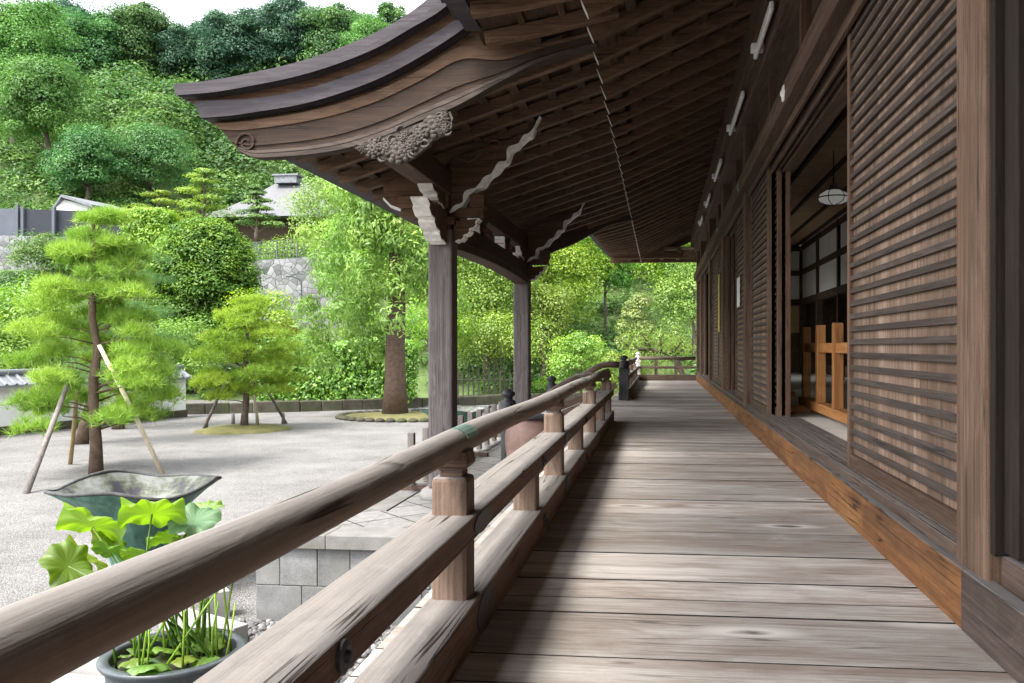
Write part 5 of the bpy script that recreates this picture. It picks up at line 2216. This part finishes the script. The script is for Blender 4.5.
# grey roofed hall
gh = empty('grey_roofed_hall', atd(260, 212, 66), 'distant hall with pale grey hipped roof above the garden', 'hall')
zE, zR = atd(270, 216, 62).z, atd(288, 181, 67).z
xL, xR = atd(190, 216, 62).x, atd(352, 216, 62).x
yF = atd(270, 216, 62).y
rl0, rl1 = atd(274, 181, 67).x, atd(302, 181, 67).x
m = MB()
vs = []
for f in (0, .3, .65, 1):
    sag = -.35 * math.sin(f * math.pi)
    zz = zE + (zR - zE) * f + sag
    for (xa, ya) in ((xL, yF), (xR, yF), (xR, yF + 11), (xL, yF + 11)):
        xm = rl0 if xa == xL else rl1
        ym = yF + 5.5 + (-.1 if ya == yF else .1)
        vs.append((xa + (xm - xa) * f, ya + (ym - ya) * f, zz))
fs = []
for k in range(3):
    for e_ in range(4):
        a0, b0 = 4 * k + e_, 4 * k + (e_ + 1) % 4
        fs.append((a0, b0, b0 + 4, a0 + 4))
fs += [(12, 13, 14, 15), (3, 2, 1, 0)]
m.add(vs, fs)
m.build('roof', M['roof_grey'], gh)
m = MB()
p = atd(288, 180, 67)
m.box(p.x - .9, p.x + .9, p.y - .5, p.y + .5, p.z - .3, p.z + .25)
m.box(p.x - 1.05, p.x + 1.05, p.y - .6, p.y + .6, p.z + .25, p.z + .38)
m.build('ridge_cap', M['tile'], gh)
m = MB()
a, b = atd(212, 216, 64), atd(336, 216, 64)
m.box(a.x, b.x, a.y, a.y + 5, a.z - 4, a.z - .05)
m.build('wall', M['wall_dark'], gh)
# grass strip and mesh fence over the second retaining wall
ms = empty('mesh_fence', atd(300, 258, 44.2), 'grey wire mesh fence along the top of the stone retaining wall', 'fence')
m = MB()
fa, fb = atd(236, 262, 44.2), atd(352, 253, 43.9)
nrows, ncols = 5, 34
for k in range(ncols + 1):
    p = fa.lerp(fb, k / ncols)
    m.bar(p, p + Vector((0, 0, .95)), .018 if k % 6 else .06, .018 if k % 6 else .06, up=(0, 1, 0))
for k in range(nrows + 1):
    m.bar(fa + Vector((0, 0, .95 * k / nrows)), fb + Vector((0, 0, .95 * k / nrows)), .018, .018)
m.build('mesh', M['pole_metal'], ms)
# lamp post
lpst = empty('street_lamp', atd(301, 330, 40), 'thin grey lamp post with bent arm in front of the stone wall', 'street lamp')
m = MB()
p = atd(301.5, 332, 40)
tpz = atd(301.5, 279, 40).z
m.tube([p, (p.x, p.y, tpz - .15), (p.x - .08, p.y, tpz), (p.x - .45, p.y - .05, tpz + .12)], .035, 8)
m.build('pole', M['pole_metal'], lpst)
m = MB()
m.box(p.x - .72, p.x - .42, p.y - .12, p.y + .04, tpz + .08, tpz + .16)
m.build('lamp_head', M['pole_metal'], lpst, bevel=.02)

# ------------------------------------------------------------------ trees and shrubs of the middle distance
# square clipped hedge
a, b = atd(127, 250, 45.6), atd(172, 250, 45.9)
hedge('square clipped bright green hedge beside the panel fence', a, b, 2.0, 1.6, L['yellow'], 700, .17, 12, False, 0.0, top_wave=.0)


def niwaki(label, base, h, mat, n, R, pr, leaf=.16, lean=0.0):
    base = Vector(base)
    t = tree_root('cloud_pruned_pine', base, label, 'pruned pine', 'cloud-pruned pines of the upper garden')
    C, Rr = [], []
    rs = random.Random(int(abs(base.x * 31)))
    for k in range(n):
        f = (k + .5) / n
        a = k * 2.4 + rs.uniform(-.3, .3)
        q = R * (1 - f * .85) * rs.uniform(.55, 1)
        C.append((base.x + q * math.cos(a) + lean * f, base.y + q * math.sin(a), base.z + h * (.25 + .75 * f)))
        p_ = pr * (1.15 - .6 * f)
        Rr.append((p_, p_, p_ * .33))
    C, Rr = np.array(C), np.array(Rr)
    P, N, tint = clump_points(C, Rr, 330, .7, .5, -.2)
    trunk_mesh(t, base, (base.x + lean, base.y, base.z + h * .97), .14, .04, M['bark'], C, .05)
    crown_obj(t, leaf_quads(P, N, leaf * rng.uniform(.7, 1.2, len(P)), .45), tint, mat)


niwaki('tall cloud-pruned pine in tiers left of the grey hall roof', atd(204, 235, 55), 4.3, L['fresh'], 15, 1.9, .95)
niwaki('low spreading cloud-pruned pine beside the square hedge', atd(158, 235, 52), 2.7, L['fresh'], 9, 1.9, .85)
niwaki('small cone-shaped cloud-pruned pine in front of the grey hall roof', atd(257, 240, 50), 3.1, L['pine_dark'], 13, 1.0, .75)

broad('garden_tree', 'loose pale green tree below the grey hall roof, next to the porch eave', lp(326, 47.5), 5.6, (2.4, 1.9), L['pale'], 46, 150, .15, trunk_r=.12, cz=.6)
broad('garden_tree', 'fresh green tree between the dome evergreen and the porch', lp(352, 40), 7.0, (2.2, 2.0), L['fresh'], 46, 150, .15, trunk_r=.12, cz=.62)
broad('garden_tree', 'bright young tree with yellow leaves right of the conifer trunk', lp(432, 32.5), 5.2, (1.5, 1.5), L['yellow'], 34, 130, .12, trunk_r=.07, cz=.6)
broad('garden_tree', 'yellow-green leafy tree beneath the stone retaining wall', lp(262, 34.5), 5.0, (1.7, 1.5), L['yellow'], 34, 130, .14, trunk_r=.08, cz=.62)
broad('shrub', 'dark green shrub beside the white garden wall, behind the pines', lp(158, 31), 2.5, (2.6, 1.4), L['fresh'], 36, 120, .14, trunk_r=.05, cz=.55, cat='shrub')
broad('shrub', 'bushy green shrub at the foot of the dome evergreen', lp(172, 30.5), 3.4, (2.0, 1.4), L['conifer'], 36, 120, .13, trunk_r=.05, cz=.5, cat='shrub')
broad('shrub', 'big mid-green shrub over the white wall at the photo edge', lp(22, 33), 5.0, (3.0, 2.0), L['hedge'], 46, 130, .16, trunk_r=.08, cz=.58, cat='shrub')
broad('shrub', 'dark evergreen shrub low behind the white wall at the photo edge', lp(4, 30), 3.2, (1.8, 1.4), L['dome'], 36, 120, .16, trunk_r=.06, cz=.5, cat='shrub')
broad('shrub', 'pale feathery shrub behind the big pine', lp(62, 34), 4.4, (2.8, 1.6), L['conifer'], 46, 120, .15, trunk_r=.06, cz=.5, cat='shrub')
broad('shrub', 'bushy shrub between the big pine and the dome evergreen', lp(128, 36), 5.0, (2.2, 1.6), L['fresh'], 46, 120, .16, trunk_r=.06, cz=.5, cat='shrub')
broad('shrub', 'red-leaved shrub under the thin lamp post', lp(286, 37.5), 2.9, (1.0, .9), L['red'], 14, 110, .13, trunk_r=.04, cz=.72, cat='shrub')
broad('shrub', 'low green shrub on top of the stone retaining wall by the mesh fence', lp(298, 46), 1.6, (2.6, .9), L['hedge'], 24, 110, .14, trunk_r=.04, cz=.5, cat='shrub')
broad('shrub', 'dark round shrub above the panel fence at the photo edge', lp(6, 56), 4.0, (2.3, 2.0), L['hill'], 26, 130, .22, trunk_r=.08, cz=.5, cat='shrub')
broad('shrub', 'low dark shrub beside the stone wall under the panel fence', lp(18, 44), 3.0, (2.2, 1.2), L['hill'], 26, 120, .18, trunk_r=.05, cz=.5, cat='shrub')

broad('shrub', 'mid-green bush hiding the left part of the stone wall under the panel fence', lp(44, 45), 2.9, (2.0, 1.0), L['under'], 30, 130, .17, trunk_r=.05, cz=.5, cat='shrub')
broad('shrub', 'green bush under the dark end of the panel fence', lp(92, 45), 3.2, (1.9, 1.0), L['fresh'], 30, 130, .16, trunk_r=.05, cz=.5, cat='shrub')
broad('garden_tree', 'light green tree covering the right end of the stone retaining wall', lp(350, 38.5), 6.0, (1.5, 1.4), L['conifer'], 40, 150, .14, trunk_r=.08, cz=.6, Rz=2.6)
# trees seen between the posts and past the end of the verandah
broad('garden_tree', 'broad fresh green tree between the two porch posts', lp(486, 37), 8.0, (2.9, 2.4), L['fresh'], 90, 260, .145, trunk_r=.14, cz=.52, Rz=3.6, low=-.95)
broad('garden_tree', 'tall yellow-green tree behind the far porch post', lp(548, 40), 10.0, (3.0, 2.6), L['yellow'], 100, 260, .15, trunk_r=.16, cz=.52, Rz=4.6, low=-.95)
broad('garden_tree', 'tall light green tree rising under the far eave', lp(596, 50), 13.0, (3.6, 3.2), L['fresh'], 110, 250, .18, trunk_r=.18, cz=.5, Rz=6, low=-.95)
broad('garden_tree', 'dark green tree in the hollow behind the round bush', lp(606, 43), 6.6, (1.8, 1.6), L['dome'], 36, 130, .17, trunk_r=.10, cz=.6)
broad('garden_tree', 'slender pale feathery tree right of the dark hollow', lp(636, 36), 4.6, (.95, .95), L['pale'], 34, 130, .13, trunk_r=.06, cz=.55, Rz=2.3)
broad('garden_tree', 'lime green tree beyond the far end of the verandah', lp(668, 46), 9.2, (2.6, 2.4), L['yellow'], 90, 240, .16, trunk_r=.12, cz=.5, Rz=4.2, low=-.95)
broad('garden_tree', 'tall dark green tree under the end of the far eave', lp(652, 58), 14.5, (3.4, 3.0), L['hill_lime'], 90, 180, .25, trunk_r=.16, cz=.5, Rz=6.5, low=-.95)
broad('garden_tree', 'rounded fresh green tree at the wall end of the verandah', lp(694, 39), 6.0, (2.0, 1.8), L['conifer'], 46, 140, .15, trunk_r=.10, cz=.55)
broad('shrub', 'rounded bright yellow-green bush above the stair rail', lp(581, 31), 2.9, (1.25, 1.2), L['hedge'], 46, 130, .11, trunk_r=.05, cz=.55, cat='shrub', hollow=.75)
broad('shrub', 'low yellow bush left of the far round newel post', gp(541, 402) + Vector((0, .5, 0)), 1.0, (.7, .6), L['hedge'], 20, 110, .09, trunk_r=.03, cz=.5, cat='shrub')
broad('shrub', 'loose green shrub behind the stake fence', lp(500, 33.8), 3.6, (2.6, 1.0), L['hedge'], 60, 90, .12, trunk_r=.04, cz=.66, cat='shrub')
broad('shrub', 'green shrub between the bush and the verandah end', lp(625, 30), 2.2, (1.3, 1.0), L['fresh'], 34, 110, .11, trunk_r=.04, cz=.52, cat='shrub')
broad('garden_tree', 'brown-trunked tree standing just right of the far porch post', gp(540, 400) + Vector((0, 1.0, 0)), 5.2, (1.7, 1.5), L['fresh'], 40, 130, .13, trunk_r=.16, cz=.72)

# gnarled plum tree by the end railing
b = lp(688, 28.5)
t = tree_root('plum_tree', b, 'gnarled plum tree with dark bent branches beyond the end railing', 'plum tree')
m = MB()
rs = random.Random(8)
tips = []
m.tube([b, b + Vector((-.1, 0, 1.1)), b + Vector((-.35, 0, 1.75)), b + Vector((-.9, .1, 2.1)), b + Vector((-1.6, .1, 2.2))], [.12, .10, .085, .06, .035], 8)
for k in range(16):
    f = rs.random()
    s = b + Vector((-.3 - 1.1 * f, 0, 1.75 + .4 * f))
    e1 = s + Vector((rs.uniform(-.6, .5), rs.uniform(-.6, .6), rs.uniform(-.1, .6)))
    e2 = e1 + Vector((rs.uniform(-.4, .4), rs.uniform(-.4, .4), rs.uniform(-.1, .5)))
    m.tube([s, e1, e2], [.04, .028, .012], 6)
    tips += [e1, e2]
m.build('trunk', M['bark'], t, smooth=True)
C = np.array(tips)
P, N, tint = clump_points(C, np.full((len(C), 3), .38), 60, .3, .3, -1)
crown_obj(t, leaf_quads(P, N, .09 * rng.uniform(.7, 1.3, len(P)), .5), tint, L['fresh'])

# ------------------------------------------------------------------ wooded hillside
# big trees one can tell apart on the slope at the left
broad('hill_tree', 'large light green tree at the top left of the slope', lp(14, 72), 15, (5.2, 4.5), L['hill_lime'], 80, 300, .26, trunk_r=.3, cz=.6, flat=.66, rr=(.16, .46), hollow=.3)
broad('hill_tree', 'large green tree low on the slope, left of the bare cliff', lp(48, 66), 10.5, (4.6, 4.0), L['hill_lime'], 80, 300, .25, trunk_r=.25, cz=.55, flat=.66, rr=(.16, .46), hollow=.3)
broad('hill_tree', 'deep green tree in the hollow above the panel fence', lp(88, 63), 7.5, (3.4, 3.0), L['hill'], 60, 260, .22, trunk_r=.2, cz=.55, flat=.66, rr=(.16, .46), hollow=.3)
broad('hill_tree', 'dark green tree low on the slope above the square hedge', lp(150, 66), 6.0, (4.0, 3.0), L['hill'], 60, 260, .22, trunk_r=.2, cz=.5, flat=.66, rr=(.16, .46), hollow=.3)
broad('hill_tree', 'light green tree on the crest touching the roof line', lp(374, 84), 14.5, (3.6, 3.4), L['hill_lime'], 60, 260, .22, trunk_r=.2, cz=.68, flat=.6)
broad('hill_tree', 'tall dark thin tree on the crest standing against the white sky', lp(388, 92), 12.5, (2.4, 2.4), L['hill'], 40, 130, .34, trunk_r=.2, cz=.72, flat=.6)
# the wood along the crest: a few kinds, copied
protos = []
for k, (mat, hh, R) in enumerate((('hill_blue', 9.6, 5.2), ('hill', 8.8, 5.0), ('hill_blue', 10.6, 4.8), ('hill_lime', 10.5, 5.0))):
    protos.append((mat, hh, R))
crest = [(36, 92, 0), (62, 97, 2), (92, 94, 1), (118, 99, 0), (142, 96, 1), (166, 101, 2), (190, 97, 0), (214, 100, 1), (238, 96, 0), (262, 99, 1), (286, 96, 2), (310, 98, 0), (336, 95, 1), (352, 101, 0),
         (410, 98, 1), (440, 100, 2), (-20, 94, 1), (-60, 97, 0)]
first = {}
ordn = ['first', 'second', 'third', 'fourth', 'fifth', 'sixth', 'seventh', 'eighth', 'ninth', 'tenth', 'eleventh', 'twelfth', 'thirteenth', 'fourteenth', 'fifteenth', 'sixteenth', 'seventeenth', 'eighteenth']
order = sorted(range(len(crest)), key=lambda i: crest[i][0])
rank = {i: r for r, i in enumerate(order)}
desc = {0: 'dark blue-green broadleaf tree', 1: 'mid-green rounded tree', 2: 'tall dark blue-green tree'}
for i, (px, d, k) in enumerate(crest):
    p = lp(px, d)
    lab = '%s in the crest wood, %s from the left' % (desc[k], ordn[rank[i]])
    if k not in first:
        mat, hh, R = protos[k]
        first[k] = broad('hill_tree', lab, p, hh, (R, R * .9), L[mat], 90, 270, .33, group='trees along the hill crest', trunk_r=.28, cz=.48, flat=.66, Rz=hh * .5, low=-.95, rr=(.15, .46), hollow=.3)
    else:
        s = random.uniform(.85, 1.15)
        dup(first[k], loc=p, rz=random.uniform(0, 6.28), sc=(s, s, s * random.uniform(.92, 1.1)), label=lab)
# woods behind the porch and past the verandah end
hid = [(470, 52, 3), (520, 56, 1), (575, 66, 3), (625, 68, 1), (690, 60, 3), (735, 55, 1), (450, 66, 3), (545, 76, 1), (650, 80, 3), (600, 88, 1), (700, 82, 1), (500, 80, 3)]
hl = ['lime green slope tree just right of the near porch post', 'mid-green slope tree between the porch posts', 'lime green slope tree above the far porch post', 'mid-green slope tree in the gap under the far eave',
      'lime green slope tree beside the far end of the temple wall', 'mid-green slope tree partly behind the temple wall', 'lime green slope tree high behind the near porch post', 'mid-green slope tree high under the porch beam',
      'lime green slope tree high over the verandah end', 'mid-green slope tree on the upper slope in the eave gap', 'mid-green slope tree high beside the temple wall', 'lime green slope tree high between the porch posts']
for i, (px, d, k) in enumerate(hid):
    p = lp(px, d)
    if k not in first:
        mat, hh, R = protos[k]
        first[k] = broad('hill_tree', hl[i], p, hh, (R, R * .9), L[mat], 90, 190, .34, group='trees on the slope behind the porch', trunk_r=.28, cz=.48, flat=.66, Rz=hh * .5, low=-.95, rr=(.15, .46), hollow=.3)
    else:
        s = random.uniform(.8, 1.05)
        c_ = dup(first[k], loc=p, rz=random.uniform(0, 6.28), sc=(s, s, s), label=hl[i])
        c_['group'] = 'trees on the slope behind the porch'
# undergrowth covering the slope
n = 8200
uu = rng.uniform(-480, 800, n)
dd = 35.5 + 70 * rng.random(n) ** .85
keep = ~((uu < 430) & (dd < 57) & (rng.random(n) < .25)) & ~((uu > 700) & (rng.random(n) < .6))
keep &= ~((dd > 59.5) & (dd < 74) & (uu > 195) & (uu < 350))
keep &= ~((dd > 42) & (dd < 48.5) & (uu < 430))
uu, dd = uu[keep], dd[keep]
C = land(uu, dd)
r = rng.uniform(.55, 1.5, len(C)) * (.6 + dd / 110)
r = np.where((uu < 430) & (dd < 57), r * .55, r)
C[:, 2] += r * .25
Rr = np.stack([r * 1.15, r * 1.15, r * .8], -1)
P, N, tint = clump_points(C, Rr, 84, .5, .6, -.2)
tint = np.clip(.72 * np.repeat(rng.random(len(C)) ** 1.3, 84) + .28 * rng.random(len(tint)), 0, 1)
sc_ = np.repeat(np.clip(dd / 215, .18, .44), 84)
V = leaf_quads(P, N, sc_ * rng.uniform(.7, 1.35, len(P)), .5)
me = fastmesh('slope_undergrowth', V, 4, L['under'], tint)
o = link_mesh('slope_undergrowth', me)
n = 520
u2 = rng.uniform(-480, 460, n)
d2 = rng.uniform(82, 112, n)
C = land(u2, d2)
r = rng.uniform(1.4, 2.8, n)
C[:, 2] += r * .4
P, N, tint = clump_points(C, np.stack([r, r, r * .85], -1), 110, .5, .5, -.3)
me = fastmesh('crest_undergrowth', leaf_quads(P, N, .48 * rng.uniform(.7, 1.3, len(P)), .5), 4, L['hill'], tint)
o2 = link_mesh('crest_undergrowth', me)
tag(o2, 'dense dark bushes under the trees along the hill crest', 'undergrowth', kind='stuff')
tag(o, 'tangled green undergrowth covering the hillside', 'undergrowth', kind='stuff')
